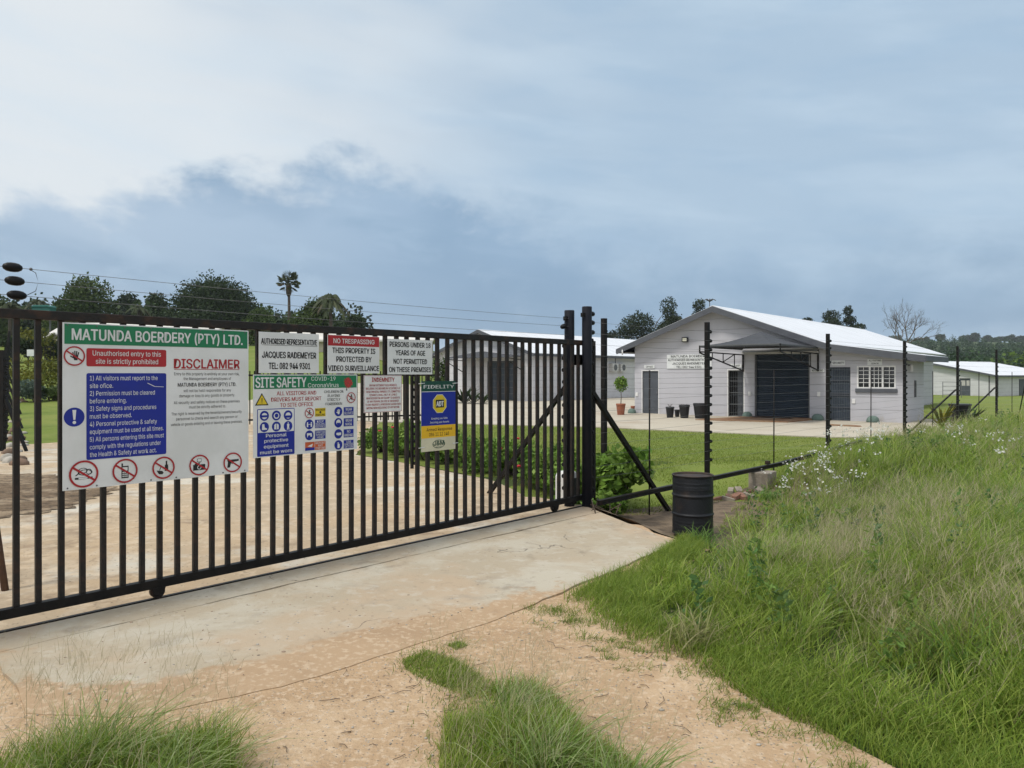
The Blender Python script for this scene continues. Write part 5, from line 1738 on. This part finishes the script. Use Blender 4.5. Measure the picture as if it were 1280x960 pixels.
RB = 'rose bushes along the driveway bed'
ordn = ['nearest', 'second', 'third', 'fourth', 'fifth', 'sixth', 'seventh', 'eighth', 'ninth', 'tenth']
rv = random.Random(4)
for i in range(10):
    u = i / 9
    x = .55 + (-3.3 - .55) * u + .35; y = 10.75 + (17.3 - 10.75) * u + .2
    lab = ('leafy rose bush nearest the gate posts in the driveway bed' if i == 0 else 'leafy rose bush, %s from the gate posts in the driveway bed' % ordn[i]) if i < 9 else 'leafy rose bush at the far end of the driveway bed'
    bush('rose_bush', lab, (x, y, hz(x, y)), 1.15, .56 + rv.random() * .2, 100 + i, G_ROSE, .075, 2000, 'bush', RB, 2 if i % 2 == 0 else 1)
for i in range(7):
    u = i / 6
    x = 1.35 + (-2.3 - 1.35) * u; y = 11.6 + (17.8 - 11.6) * u
    bush('rose_bush', 'rose bush in the rear row of the driveway bed, %s from the gate posts' % (ordn[i] if i else 'first'), (x, y, hz(x, y)), 1.0, .46 + rv.random() * .16, 130 + i, G_ROSE, .07, 1300, 'bush', RB, 1 if i % 3 == 0 else 0)
q_ = at(775, 625, 10.9)
bush('leafy_shrub', 'broad bright leafy shrub right of the round gate posts', (q_.x, q_.y, hz(q_.x, q_.y)), 1.15, .95, 150, G_ROSE, .11, 1900)
q_ = at(757, 632, 10.4)
bush('leafy_shrub', 'low small shrub at the foot of the gate posts', (q_.x, q_.y, hz(q_.x, q_.y)), .5, .4, 151, G_ROSE, .09, 500)
# topiary trees in terracotta pots
for px, py, wp, hp, lab, ball in ((776, 518.5, 12, 14, 'terracotta pot before the left corner of the warehouse', True), (791, 513, 5.5, 9, 'small terracotta pot half hidden by the warehouse corner', False)):
    Yp = F * (EYE - FLOOR - .03) / (py - HY) * (1 if ball else .93); q_ = at(px, py, Yp)
    pot('terracotta_pot', lab, (q_.x, q_.y, FLOOR + .03), wp / F * Yp / 2, hp / F * Yp, 'terracotta', 'terracotta pots by the warehouse corner')
    if ball:
        e = empty('topiary_tree', (q_.x, q_.y, FLOOR + .03 + .42), 0, 'clipped ball topiary tree growing from the terracotta pot', 'tree')
        MB().tube([(0, 0, 0), (.02, 0, .4), (0, 0, .85)], [.022, .018, .014], 6).build('trunk', 'bark_pale', e)
        rg_ = np.random.default_rng(3); P, k = crown_points([(0, 0, .95, .30, .30, .32), (.05, 0, 1.08, .22, .2, .22)], 900, rg_, .5)
        V, Q, Cc = leaf_cloud(P, .09, pick_cols(900, G_ROSE, rg_), rg_)
        np_mesh('crown', V, Q, 'leaf', Cc, e)
# left garden
LB = 'garden shrubs on the left lawn'
for i, (px, py, Y, wd, ht, cols, lab) in enumerate(((40, 500, 36, 2.3, 1.9, G_YEL, 'yellow green shrub seen between the two leftmost gate bars'), (66, 502, 36, 2.2, 1.9, G_YEL, 'yellow green shrub at the left edge of the rules board'),
                                              (45, 503, 33, 1.4, .95, [(.10, .14, .11), (.07, .10, .08)], 'low grey green shrub before the yellow shrubs'), (66, 503, 33.5, 1.5, .9, G_MID, 'low green shrub beside the grey green one'),
                                              (43, 440, 60, 4.0, 2.6, G_YEL, 'yellow topped bush far behind the small white notice'), (62, 443, 61, 3.2, 2.2, G_DARK, 'dark rounded bush left of the pump house'), (22, 445, 58, 3.0, 2.2, G_DARK, 'dark bush far left beyond the lawn'))):
    x = (px - 640) / F * Y
    bush('garden_shrub', lab, (x, Y, hz(x, Y)), wd, ht, 170 + i, cols, .11 if Y < 50 else .25, 1500, 'bush', LB, stems=True)
# agave bed in front of the second warehouse
def spiky(name, label, loc, n_, L, seed, cols, up=.9, wv=.05, parent_kind='plant'):
    rg_ = np.random.default_rng(seed); e = empty(name, loc, 0, label, parent_kind)
    Vs, Cs = [], []
    for i in range(n_):
        a = rg_.random() * 6.28; d = np.array([math.cos(a), math.sin(a), rg_.uniform(.3, 2.2) * up]); d /= np.linalg.norm(d); s_ = np.array([-math.sin(a), math.cos(a), 0]) * wv * L
        Lr = L * rg_.uniform(.7, 1.1); c = pick_cols(1, cols, rg_)[0]
        p0 = np.zeros(3); p1 = d * Lr * .5; p2 = d * Lr + np.array([0, 0, -.18 * Lr])
        Vs.append([p0 - s_ * .6, p0 + s_ * .6, p1 + s_, p1 - s_]); Vs.append([p1 - s_, p1 + s_, p2 + s_ * .1, p2 - s_ * .1]); Cs += [c, c]
    V = np.array(Vs).reshape(-1, 3); np_mesh('leaves', V, np.arange(len(V)).reshape(-1, 4), 'leaf', np.repeat(np.array(Cs), 4, 0), e)
    MB().tube([(0, 0, -.1), (0, 0, .12 * L)], .06 * L, 6).build('stem', 'bark', e)
    return e


for i, (px, Y, L, lab) in enumerate(((580, 47, 1.7, 'dark spiky agave, left of the row before the second warehouse'), (592, 46.5, 1.5, 'dark spiky agave in the middle before the second warehouse'), (604, 46, 1.1, 'small dark agave nearest the second warehouse door'))):
    x = (px - 640) / F * Y
    spiky('agave', lab, (x, Y, FLOOR + .03), 26, L, 200 + i, G_DARK)
x = (551 - 640) / F * 46
bush('climbing_shrub', 'narrow upright shrub at the left corner of the second warehouse', (x, 46, FLOOR), 1.1, 4.0, 210, G_MID, .16, 1400)
# right: bin and plants beyond the fence
q_ = at(1196, 533, 24.5); zg = hz(q_.x, q_.y)
bn = empty('black_bin', (q_.x + .1, q_.y, zg), .5, 'black plastic bin standing beyond the fence among plants on the right', 'bin')
MB().lathe([(.24, 0), (.27, .1), (.31, .68), (.33, .70), (.33, .76)], n=20).build('body', 'plastic_black', bn)
MB().lathe([(.28, .70), (.28, .71)], n=20).build('contents', 'soil', bn)
spiky('flax_plant', 'spiky yellow green flax plant left of the black bin', (q_.x - .75, q_.y - .5, zg), 40, 1.1, 220, G_YEL, 1.2, .03)
spiky('flax_plant', 'dark spiky plant just left of the black bin', (q_.x - .2, q_.y - .9, zg), 40, 1.0, 221, G_DARK, 1.0, .05)
# stones edging and left earthworks
stone = MB()
for i in range(40):
    Yp = random.uniform(14, 40); xx = (random.uniform(8, 30) - 640) / F * Yp
    stone.ball((xx, Yp, hz(xx, Yp) + .02), (random.uniform(.06, .2), random.uniform(.06, .2), random.uniform(.04, .12)), 7, 5, i % 2)
tag(stone.build('loose_stones', ['stones_brown', 'stone_pale']), 'loose brown stones along the left boundary fence', 'stones', kind='stuff')

# left boundary electric fence running away from the gate
lf = empty('boundary_fence', (0, 0, 0), 0, 'black electric boundary fence with slanting stays running away on the far left', 'fence')
la, lb = np.array([-11.8, 17.6]), np.array([-41.0, 62.0])
npst = 11
for i in range(npst):
    u = (i / (npst - 1)) ** 1.15; P = la + (lb - la) * u; zb = hz(P[0], P[1])
    o = MB().box(-.05, .05, -.05, .05, -.2, 2.35).build('post', 'black_paint', lf); o.location = (P[0], P[1], zb)
    if i < 3:
        insulators(o, [.3 + j * .14 for j in range(14)], (.05, 0), 0)
    MB().bar((0, 0, 1.35), (.62, -.1, .02), .055).build('stay', 'black_paint', o)
for k in range(7):
    z = .4 + k * .28
    MB().tube([(la[0] + (lb[0] - la[0]) * u, la[1] + (lb[1] - la[1]) * u, hz(la[0] + (lb[0] - la[0]) * u, la[1] + (lb[1] - la[1]) * u) + z) for u in np.linspace(0, 1, 12)], .004, 4).build('wire', 'wire_steel', lf)
# palisade fence beyond the signs
pf = empty('palisade_fence', (0, 0, 0), 0, 'low dark palisade fence standing beyond the signs behind the driveway', 'fence')
pa, pb = np.array([-8.9, 25.8]), np.array([-2.9, 29.2])
L_ = np.linalg.norm(pb - pa); rr = math.atan2(*(pb - pa)[::-1])
pf.location = (pa[0], pa[1], hz(*pa)); pf.rotation_euler.z = rr
pale = MB().box(-.018, .018, -.012, .012, .08, 1.9).build('pale', 'black_paint', pf)
for i in range(1, int(L_ / .15)):
    c = pale.copy(); sc.collection.objects.link(c); c.location.x = i * .15
MB().box(-.05, L_, -.02, .02, 1.72, 1.78).box(-.05, L_, -.02, .02, .2, .26).build('rail', 'black_paint', pf)
# inner fence post with insulators behind the gate
q_ = at(515, 590, 13.4)
ip = empty('fence_post', (q_.x, q_.y, hz(q_.x, q_.y)), GROT, 'slim black insulator post on the driveway seen beside the armed response board', 'fence post')
MB().box(-.022, .022, -.022, .022, -.1, 2.0).build('pole', 'black_paint', ip)
insulators(ip, [.1 + j * .13 for j in range(15)], (.02, 0), 0)
# garden notice and fence far left
x, y, z = at_ground(42, 52)
gn = empty('garden_notice', (x, y, z), 0, 'small blank white notice on two posts across the left lawn', 'sign')
MB().box(-.45, .45, -.02, .02, .9, 1.35).build('board', 'sign_white', gn)
for xx in (-.4, .4):
    MB().bar((xx, .05, -.1), (xx, .05, 1.35), .06).build('leg', 'black_paint', gn)
x, y, z = at_ground(58, 54)
gf = empty('garden_gate', (x, y, z), .1, 'small dark metal garden gate right of the blank white notice', 'gate')
for i in range(6):
    MB().bar((-.5 + i * .2, 0, -.05), (-.5 + i * .2, 0, 1.5), .04).build('gate_bar', 'black_paint', gf)
MB().bar((-.5, 0, 1.4), (.5, 0, 1.4), .05).bar((-.5, 0, .15), (.5, 0, .15), .05).build('rail', 'black_paint', gf)
# leaning stake at the left edge
q_ = at(8, 735, 5.75)
sk = MB().tube([(0, 0, -.05), (-.06, .01, .32), (-.16, .03, .95)], [.026, .025, .022], 9).build('leaning_stake', 'wood_stake', None, 0, (q_.x, q_.y, hz(q_.x, q_.y)), 0)
tag(sk, 'brown wooden stake leaning behind the gate at the left edge', 'stake')


# ------------------------------------------------------------------ grass
def inside(poly, x, y):
    poly = np.asarray(poly); r = np.zeros(len(x), bool); j = len(poly) - 1
    for i in range(len(poly)):
        xi, yi = poly[i]; xj, yj = poly[j]
        c = ((yi > y) != (yj > y)) & (x < (xj - xi) * (y - yi) / (yj - yi + 1e-12) + xi)
        r ^= c; j = i
    return r


def scatter(poly, n, rg_, dens=None):
    poly = np.asarray(poly); lo, hi = poly.min(0), poly.max(0); out = []
    tot = 0
    while tot < n:
        p_ = rg_.uniform(lo, hi, (n * 2, 2)); ok = inside(poly, p_[:, 0], p_[:, 1])
        if dens is not None:
            ok &= rg_.random(len(p_)) < dens(p_[:, 0], p_[:, 1])
        p_ = p_[ok]; out.append(p_); tot += len(p_)
    return np.concatenate(out)[:n]


def vnoise(x, y, s, seed=0):
    r_ = np.random.default_rng(seed); z = np.zeros_like(x)
    for k in range(5):
        a = r_.random() * 6.28; f = s * (.6 + r_.random() * 1.2); z = z + np.sin((x * math.cos(a) + y * math.sin(a)) * f + r_.random() * 6.28)
    return z / 5


def blades(P, ht, wd, cols, rg_, lean=.5, segs=3, base=None, wind=(.3, .1)):
    n = len(P)
    z = h(P[:, 0], P[:, 1]) - .01 if base is None else base
    a = rg_.random(n) * 2 * np.pi; ln = lean * (.3 + 1.0 * rg_.random(n))
    dx = np.cos(a) * ln + wind[0] * lean; dy = np.sin(a) * ln + wind[1] * lean
    b = rg_.random(n) * np.pi
    sx, sy = np.cos(b) * wd * .5, np.sin(b) * wd * .5
    V = np.zeros((n, segs * 2 + 1, 3), np.float32)
    for k in range(segs):
        u = k / segs; cv = u ** 1.8; w_ = 1 - .55 * u
        cx_ = P[:, 0] + dx * ht * cv; cy_ = P[:, 1] + dy * ht * cv; cz_ = z + ht * (u - .25 * ln * u * u)
        V[:, 2 * k] = np.stack([cx_ - sx * w_, cy_ - sy * w_, cz_], 1); V[:, 2 * k + 1] = np.stack([cx_ + sx * w_, cy_ + sy * w_, cz_], 1)
    V[:, -1] = np.stack([P[:, 0] + dx * ht, P[:, 1] + dy * ht, z + ht * (1 - .35 * ln)], 1)
    m = segs * 2 + 1; o = np.arange(n)[:, None] * m
    Q = np.concatenate([o + np.array([2 * k, 2 * k + 1, 2 * k + 3, 2 * k + 2]) for k in range(segs - 1)], 0)
    T = o + np.array([2 * segs - 2, 2 * segs - 1, 2 * segs])
    return V.reshape(-1, 3), Q, T, np.repeat(cols, m, 0)


def join(parts):
    V, Q, T, Cc = [], [], [], []; off = 0
    for v, q_, t_, c in parts:
        V.append(v); Q.append(q_ + off); T.append(t_ + off); Cc.append(c); off += len(v)
    return np.concatenate(V), np.concatenate(Q), np.concatenate(T), np.concatenate(Cc)


GG = [(.195, .285, .034), (.265, .35, .055), (.125, .205, .028), (.33, .39, .09), (.155, .255, .038)]
GY = [(.26, .27, .10), (.32, .30, .15), (.22, .25, .08)]
GT = [(.40, .35, .22), (.47, .41, .28), (.34, .31, .18)]
rg = np.random.default_rng(77)
bankp = [(.50, 5.27), (.80, 4.90), (1.22, 4.34), (1.47, 3.74), (1.92, 3.2), (2.65, 2.4), (4.5, 1.4), (9, 3), (13, 8), (30, 26), fence_pt(34, .1), fence_pt(16, -.05), fence_pt(9, -.1), fence_pt(5, -.25), fence_pt(3.7, -.30), (2.95, 10.5), (2.62, 9.6), (2.42, 8.75), (2.1, 8.2), (1.75, 7.2), (1.1, 6.2)]
dn = lambda x, y: np.clip((4.0 / np.hypot(x, y)) ** 1.75, 0, 1) * np.clip(.55 + 1.1 * vnoise(x, y, 7, 33) + .5 * vnoise(x, y, 17, 34), .10, 1)


def bank_blades(n, mul, wd, cols, seed, lean, hmin=.14, hmax=.46, segs=3, dens=None):
    r_ = np.random.default_rng(seed)
    P = scatter(bankp, n, r_, dens or dn)
    dist = np.hypot(P[:, 0], P[:, 1]); e_ = S(.0, 1.5, bank_dist(P[:, 0], P[:, 1]))
    tuft = .78 + .55 * vnoise(P[:, 0], P[:, 1], 3.2, 5) + .45 * vnoise(P[:, 0], P[:, 1], 10, 6)
    ht = (hmin + (hmax - hmin) * e_) * np.clip(tuft, .35, 1.4) * (.55 + .6 * r_.random(n)) * mul
    ht *= np.where(bank_dist(P[:, 0], P[:, 1]) < .1, .5, 1)
    w_ = wd * (1 + np.maximum(0, dist - 5) * .09)
    return P, ht, w_, r_


parts = []
P, ht, w_, r_ = bank_blades(125000, 1.0, .0060, GG, 1, .8)
pn = vnoise(P[:, 0], P[:, 1], 1.6, 9)[:, None]
cc = pick_cols(len(P), GG, r_) * (.85 + .3 * r_.random((len(P), 1)))
cc = np.where(r_.random((len(P), 1)) < np.clip(.12 + .3 * pn, .03, .5), pick_cols(len(P), GY, r_), cc)
parts.append(blades(P, ht, w_, cc, r_, .85, 4))
tan_dn = lambda x, y: dn(x, y) * np.clip(.45 + 1.1 * vnoise(x, y, 1.1, 21), .05, 1) * S(.5, 1.5, bank_dist(x, y))
P, ht, w_, r_ = bank_blades(24000, 1.22, .0030, GT, 2, .95, dens=tan_dn)
parts.append(blades(P, ht, w_, np.where(r_.random((len(P), 1)) < .55, pick_cols(len(P), GT, r_), pick_cols(len(P), GY, r_)), r_, .95, 4))
# panicles: fine side branchlets near the heads of the tan stems
P, ht, w_, r_ = bank_blades(4600, 1.25, .002, GT, 3, .5, dens=tan_dn)
nb_ = 9
PP = np.repeat(P, nb_, 0); zz = np.repeat(h(P[:, 0], P[:, 1]) + ht * .72, nb_) + r_.random(len(PP)) * np.repeat(ht * .28, nb_)
PP = PP + r_.normal(size=PP.shape) * .03
parts.append(blades(PP, np.full(len(PP), .10) * (.6 + .8 * r_.random(len(PP))), np.full(len(PP), .0030), pick_cols(len(PP), GT, r_), r_, .9, 2, zz))
r_ = np.random.default_rng(91)
tc = scatter(bankp, 150, r_, lambda x, y: np.clip((5.5 / np.hypot(x, y)) ** 1.2, 0, 1) * (bank_dist(x, y) > .05))
for (tx, ty) in tc:
    n_ = 110; Pt = np.array([tx, ty]) + r_.normal(size=(n_, 2)) * r_.uniform(.04, .10)
    cset = (GG, [(.26, .36, .07), (.32, .40, .11), (.20, .30, .05)], [(.12, .22, .045), (.16, .27, .06)], GY)[r_.integers(0, 4)]
    e_ = .45 + .55 * float(S(0, 1.2, bank_dist(tx, ty)))
    parts.append(blades(Pt, r_.uniform(.30, .60) * e_ * (.55 + .6 * r_.random(n_)), np.full(n_, r_.uniform(.006, .011)), pick_cols(n_, cset, r_), r_, r_.uniform(.7, 1.15), 5))
V, Q, T, Cc = join(parts)
tag(np_mesh('bank_grass', V, Q, 'grass', Cc, None, T), 'tall uncut grass with tan seed heads covering the roadside bank', 'grass', kind='stuff')

# broad leaved weeds among the grass
r_ = np.random.default_rng(92)
wc = scatter(bankp, 260, r_, lambda x, y: np.clip((7.0 / np.hypot(x, y)) ** 1.0, 0, 1) * np.clip(.3 + 1.3 * vnoise(x, y, 1.3, 41), .04, 1) * (bank_dist(x, y) > .1))
Vs, Qs, Cs = [], [], []; off = 0
for (tx, ty) in wc:
    hh_ = r_.uniform(.22, .58); n_ = int(26 + 40 * hh_); u = r_.random(n_)
    z0_ = hz(tx, ty); rad = .10 * (1 - .6 * u) + .02
    a_ = r_.random(n_) * 6.283
    Pw = np.stack([tx + np.cos(a_) * rad * r_.random(n_), ty + np.sin(a_) * rad * r_.random(n_), z0_ + hh_ * (.15 + .85 * u)], 1)
    tone = pick_cols(1, [(.09, .18, .05), (.13, .23, .06), (.10, .17, .07), (.17, .25, .05)], r_)
    V, Q, Cc = leaf_cloud(Pw, r_.uniform(.03, .065), np.repeat(tone, n_, 0) * (.75 + .5 * r_.random((n_, 1))), r_, .5)
    Vs.append(V); Qs.append(Q + off); Cs.append(Cc); off += len(V)
tag(np_mesh('bank_weeds', np.concatenate(Vs), np.concatenate(Qs), 'grass', np.concatenate(Cs)), 'broad leaved green weeds mixed through the roadside bank', 'weeds', kind='stuff')

# verge along the bank's front edge and the clumps on the road
parts = []
edge = [(.30, 5.45), (.54, 4.95), (1.04, 4.30), (1.24, 3.75), (1.62, 3.15), (2.2, 2.5), (2.8, 2.5), (2.0, 3.4), (1.5, 4.2), (.95, 5.0), (1.0, 5.9), (1.7, 6.9), (2.0, 7.9), (1.75, 7.7), (1.3, 6.9), (.6, 5.9)]
r_ = np.random.default_rng(31)
P = scatter(edge, 26000, r_, lambda x, y: np.clip(.55 + .8 * vnoise(x, y, 5, 3), .03, 1))
parts.append(blades(P, (.05 + .10 * r_.random(len(P))) * (1 + .3 * vnoise(P[:, 0], P[:, 1], 6, 8)), np.full(len(P), .0042), pick_cols(len(P), GG, r_) * .9, r_, .9))
for i in range(60):                                      # runners and small tufts straying onto the sand
    u = r_.random() * 4; k_ = int(u); A_ = np.array(edge[k_]); B_ = np.array(edge[k_ + 1])
    c_ = A_ + (B_ - A_) * (u - k_) + np.array([-.865, -.45]) * abs(r_.normal()) * .16
    n_ = int(r_.uniform(15, 70)); Pt = c_ + r_.normal(size=(n_, 2)) * r_.uniform(.015, .05) * np.array([1.6, 1])
    parts.append(blades(Pt, .02 + .055 * r_.random(n_), np.full(n_, .0042), pick_cols(n_, GG, r_) * .75, r_, 1.1))
V, Q, T, Cc = join(parts)
tag(np_mesh('verge_grass', V, Q, 'grass', Cc, None, T), 'short creeping grass fringing the bank along the sandy road', 'grass', kind='stuff')


def clump(name, label, poly, n, hmax, seed, centre, rad, lean=.7, wd=.0040, extra=0, stalks=120, tufts=()):
    r_ = np.random.default_rng(seed)
    P = scatter(poly, n, r_)
    d = np.hypot(P[:, 0] - centre[0], P[:, 1] - centre[1]) / rad
    tuft = np.clip(.7 + .7 * vnoise(P[:, 0], P[:, 1], 8, seed), .3, 1.3)
    ht = hmax * (.22 + .78 * np.exp(-d * d * 1.1)) * tuft * (.5 + .6 * r_.random(len(P)))
    pr_ = [blades(P, ht, np.full(len(P), wd), np.where(r_.random((len(P), 1)) < .14, pick_cols(len(P), GY, r_), pick_cols(len(P), GG, r_) * (.8 + .4 * r_.random((len(P), 1)))), r_, lean, 4)]
    Pr_ = scatter(poly, int(n * .22), r_) ; c_ = np.array(centre); v_ = Pr_ - c_
    Pr_ = c_ + v_ * (1 + .35 * r_.random((len(v_), 1))) + r_.normal(size=v_.shape) * .045
    pr_.append(blades(Pr_, .02 + .05 * r_.random(len(Pr_)), np.full(len(Pr_), wd), pick_cols(len(Pr_), GG, r_) * .75, r_, 1.0, 3))
    for (tx, ty, tr, th, tn) in tufts:
        Pt = np.array([tx, ty]) + r_.normal(size=(tn, 2)) * tr * .35
        pr_.append(blades(Pt, th * (.6 + .5 * r_.random(tn)), np.full(tn, .0068), pick_cols(tn, [(.17, .27, .06), (.25, .34, .11), (.13, .22, .04), (.33, .38, .18)], r_), r_, 1.05, 5))
    Ps = scatter(poly, stalks, r_, lambda x, y: np.exp(-(((x - centre[0]) ** 2 + (y - centre[1]) ** 2) / rad ** 2)))
    pr_.append(blades(Ps, hmax * (1.0 + .5 * r_.random(stalks)), np.full(stalks, .0022), pick_cols(stalks, GT, r_), r_, .45, 4))
    nb_ = 10; PP = np.repeat(Ps, nb_, 0) + r_.normal(size=(stalks * nb_, 2)) * .03
    pr_.append(blades(PP, .06 + .07 * r_.random(len(PP)), np.full(len(PP), .0013), pick_cols(len(PP), GT, r_), r_, .9, 2, np.repeat(h(Ps[:, 0], Ps[:, 1]) + hmax * .95, nb_) + r_.random(len(PP)) * .14))
    V, Q, T, Cc = join(pr_)
    return tag(np_mesh(name, V, Q, 'grass', Cc, None, T), label, 'grass', kind='stuff')


clump('grass_clump', 'grass tuft growing on the sand at the lower left', [(-2.5, 3.05), (-2.0, 3.30), (-1.6, 3.42), (-1.25, 3.30), (-1.05, 3.0), (-.95, 2.6), (-1.1, 2.2), (-2.5, 2.2)], 17000, .40, 41, (-1.62, 2.95), .62, tufts=((-1.7, 3.0, .25, .42, 260), (-1.35, 2.9, .2, .36, 200)))
clump('grass_clump', 'grass tuft with long pale blades in the middle of the sandy road', [(-.34, 3.75), (-.22, 3.98), (.06, 4.06), (.22, 3.85), (.30, 3.5), (.50, 3.2), (.66, 2.9), (.8, 2.4), (-.25, 2.4), (-.30, 3.1)], 17000, .24, 42, (.08, 3.3), .55, tufts=((.12, 3.05, .16, .34, 230), (.0, 3.6, .2, .26, 160), (.42, 2.9, .16, .28, 150)))
clump('grass_patch', 'small creeping weed patch on the sand by the concrete apron', [(-.64, 4.38), (-.52, 4.54), (-.38, 4.44), (-.24, 4.22), (-.12, 4.06), (-.28, 3.92), (-.42, 4.05), (-.58, 4.2)], 4200, .08, 43, (-.40, 4.22), .28, stalks=10)
clump('grass_patch', 'tiny weed tuft nearest the edge of the concrete apron', [(-.40, 4.62), (-.33, 4.68), (-.27, 4.62), (-.33, 4.54)], 420, .06, 44, (-.33, 4.6), .1, stalks=2)
# mown lawn blades inside the fence
r_ = np.random.default_rng(51)
lawn_near = [gp(6.9, 1.2), (1.8, 10.4), (4.3, 12.5), (9, 17.4), (12.5, 20.9), (9.2, 21.9), (3.2, 25.9), (-2.4, 28.0), (-4.0, 27.5), (-3.1, 18.0), (-.6, 13.4)]
P = scatter(lawn_near, 70000, r_, lambda x, y: np.clip((10 / np.hypot(x, y)) ** 1.5, 0, 1))
pn = vnoise(P[:, 0], P[:, 1], .9, 3)[:, None]
cc = pick_cols(len(P), [(.165, .225, .034), (.21, .265, .048), (.13, .185, .028), (.26, .275, .08)], r_) * (1 + .18 * pn)
V, Q, T, Cc = blades(P, .03 + .035 * r_.random(len(P)), np.full(len(P), .011), cc, r_, .6, 2)
tag(np_mesh('lawn_grass', V, Q, 'grass', Cc, None, T), 'mown lawn grass between the fence and the concrete yard', 'grass', kind='stuff')
# white wildflowers on the bank
r_ = np.random.default_rng(61)
P = scatter([(3.0, 9.3), (4.1, 11.4), (5.7, 13.7), (6.9, 13.9), (5.4, 11.2), (4.4, 9.2), (3.4, 8.2)], 95, r_, lambda x, y: np.clip(.3 + 1.2 * vnoise(x, y, 1.8, 14), .02, 1))
P = np.concatenate([P, scatter([(5.5, 9.0), (6.5, 13.5), (10, 16), (9, 10), (6, 7)], 45, r_)])
zb = h(P[:, 0], P[:, 1]); fl_h = .38 + .32 * r_.random(len(P))
st_ = blades(P, fl_h, np.full(len(P), .006), pick_cols(len(P), GG, r_), r_, .15)
nf = 6
FP = np.repeat(np.column_stack([P, zb + fl_h * .97]), nf, 0) + r_.normal(size=(len(P) * nf, 3)) * np.array([.035, .035, .02])
V2, Q2, C2 = leaf_cloud(FP, .030, np.tile([[.72, .72, .66]], (len(FP), 1)) * (.8 + .3 * r_.random((len(FP), 1))), r_, .9)
V, Q, T, Cc = st_
V = np.concatenate([V, V2]); Q = np.concatenate([Q, Q2 + len(st_[0])]); Cc = np.concatenate([Cc, C2])
tag(np_mesh('wildflowers', V, Q, 'grass', Cc, None, T), 'small white wildflowers scattered through the tall bank grass', 'flowers', kind='stuff')
# pebbles and twigs on the sand
pb_ = MB(); r2 = random.Random(8)
for i in range(620):
    x, y = r2.uniform(-2.6, 1.3), r2.uniform(2.4, 5.6)
    t = (x - G0[0]) * GU[0] + (y - G0[1]) * GU[1]; d = (x - G0[0]) * GN[0] + (y - G0[1]) * GN[1]
    if d > -.1: continue
    s_ = r2.uniform(.002, .007) * (1.6 if r2.random() < .06 else 1)
    pb_.ball((x, y, hz(x, y) + .003 + (.016 if -2.0 < d and -.1 < t < 5.2 else 0)), (s_ * r2.uniform(.8, 1.6), s_, s_ * .6), 6, 4, i % 2)
tag(pb_.build('pebbles', ['gravel_stone', 'stone_pale']), 'scattered pebbles on the sandy road and apron', 'pebbles', kind='stuff')
tw = MB()
for i in range(70):
    if i < 45: x, y = r2.uniform(.2, 1.2), r2.uniform(3.2, 5.4)
    else: x, y = r2.uniform(-1.0, 0), r2.uniform(3.2, 4.4)
    a = r2.uniform(0, 3.14); L = r2.uniform(.03, .12)
    tw.tube([(x, y, hz(x, y) + .006), (x + L * .5 * math.cos(a), y + L * .5 * math.sin(a), hz(x, y) + .010), (x + L * math.cos(a + .3), y + L * math.sin(a + .3), hz(x, y) + .006)], .0016, 4)
for i in range(9):
    x, y = at(742 + i * 5, 655, 8.7).x, 8.8 + r2.uniform(0, .6)
    a = r2.uniform(0, 3.14); L = r2.uniform(.15, .35)
    tw.tube([(x, y, hz(x, y) + .01), (x + L * math.cos(a), y + L * math.sin(a), hz(x, y) + r2.uniform(.02, .14))], .008, 5)
tag(tw.build('dry_twigs', 'twig'), 'dry twigs and stalks littering the sand and bare soil', 'twigs', kind='stuff')

# ------------------------------------------------------------------ haze
bpy.context.view_layer.update()
hm = bpy.data.materials.new('haze'); hm.use_nodes = True
hm.cycles.homogeneous_volume = True
t = NT(hm.node_tree)
vp = t.n('ShaderNodeVolumePrincipled'); vp.inputs['Color'].default_value = (.86, .92, 1.0, 1); vp.inputs['Density'].default_value = .00022; vp.inputs['Anisotropy'].default_value = .1
t.l(vp.outputs[0], t.n('ShaderNodeOutputMaterial').inputs['Volume'])
M['haze'] = hm
HAZE = True
if HAZE:
    hzb = MB().box(-1530, 1530, -60, 1560, float(ZZ.min()) - 1.5, float(ZZ.max()) + 26).build('haze', 'haze')
    tag(hzb, 'thin pale haze softening the far hillside', 'haze', kind='stuff')
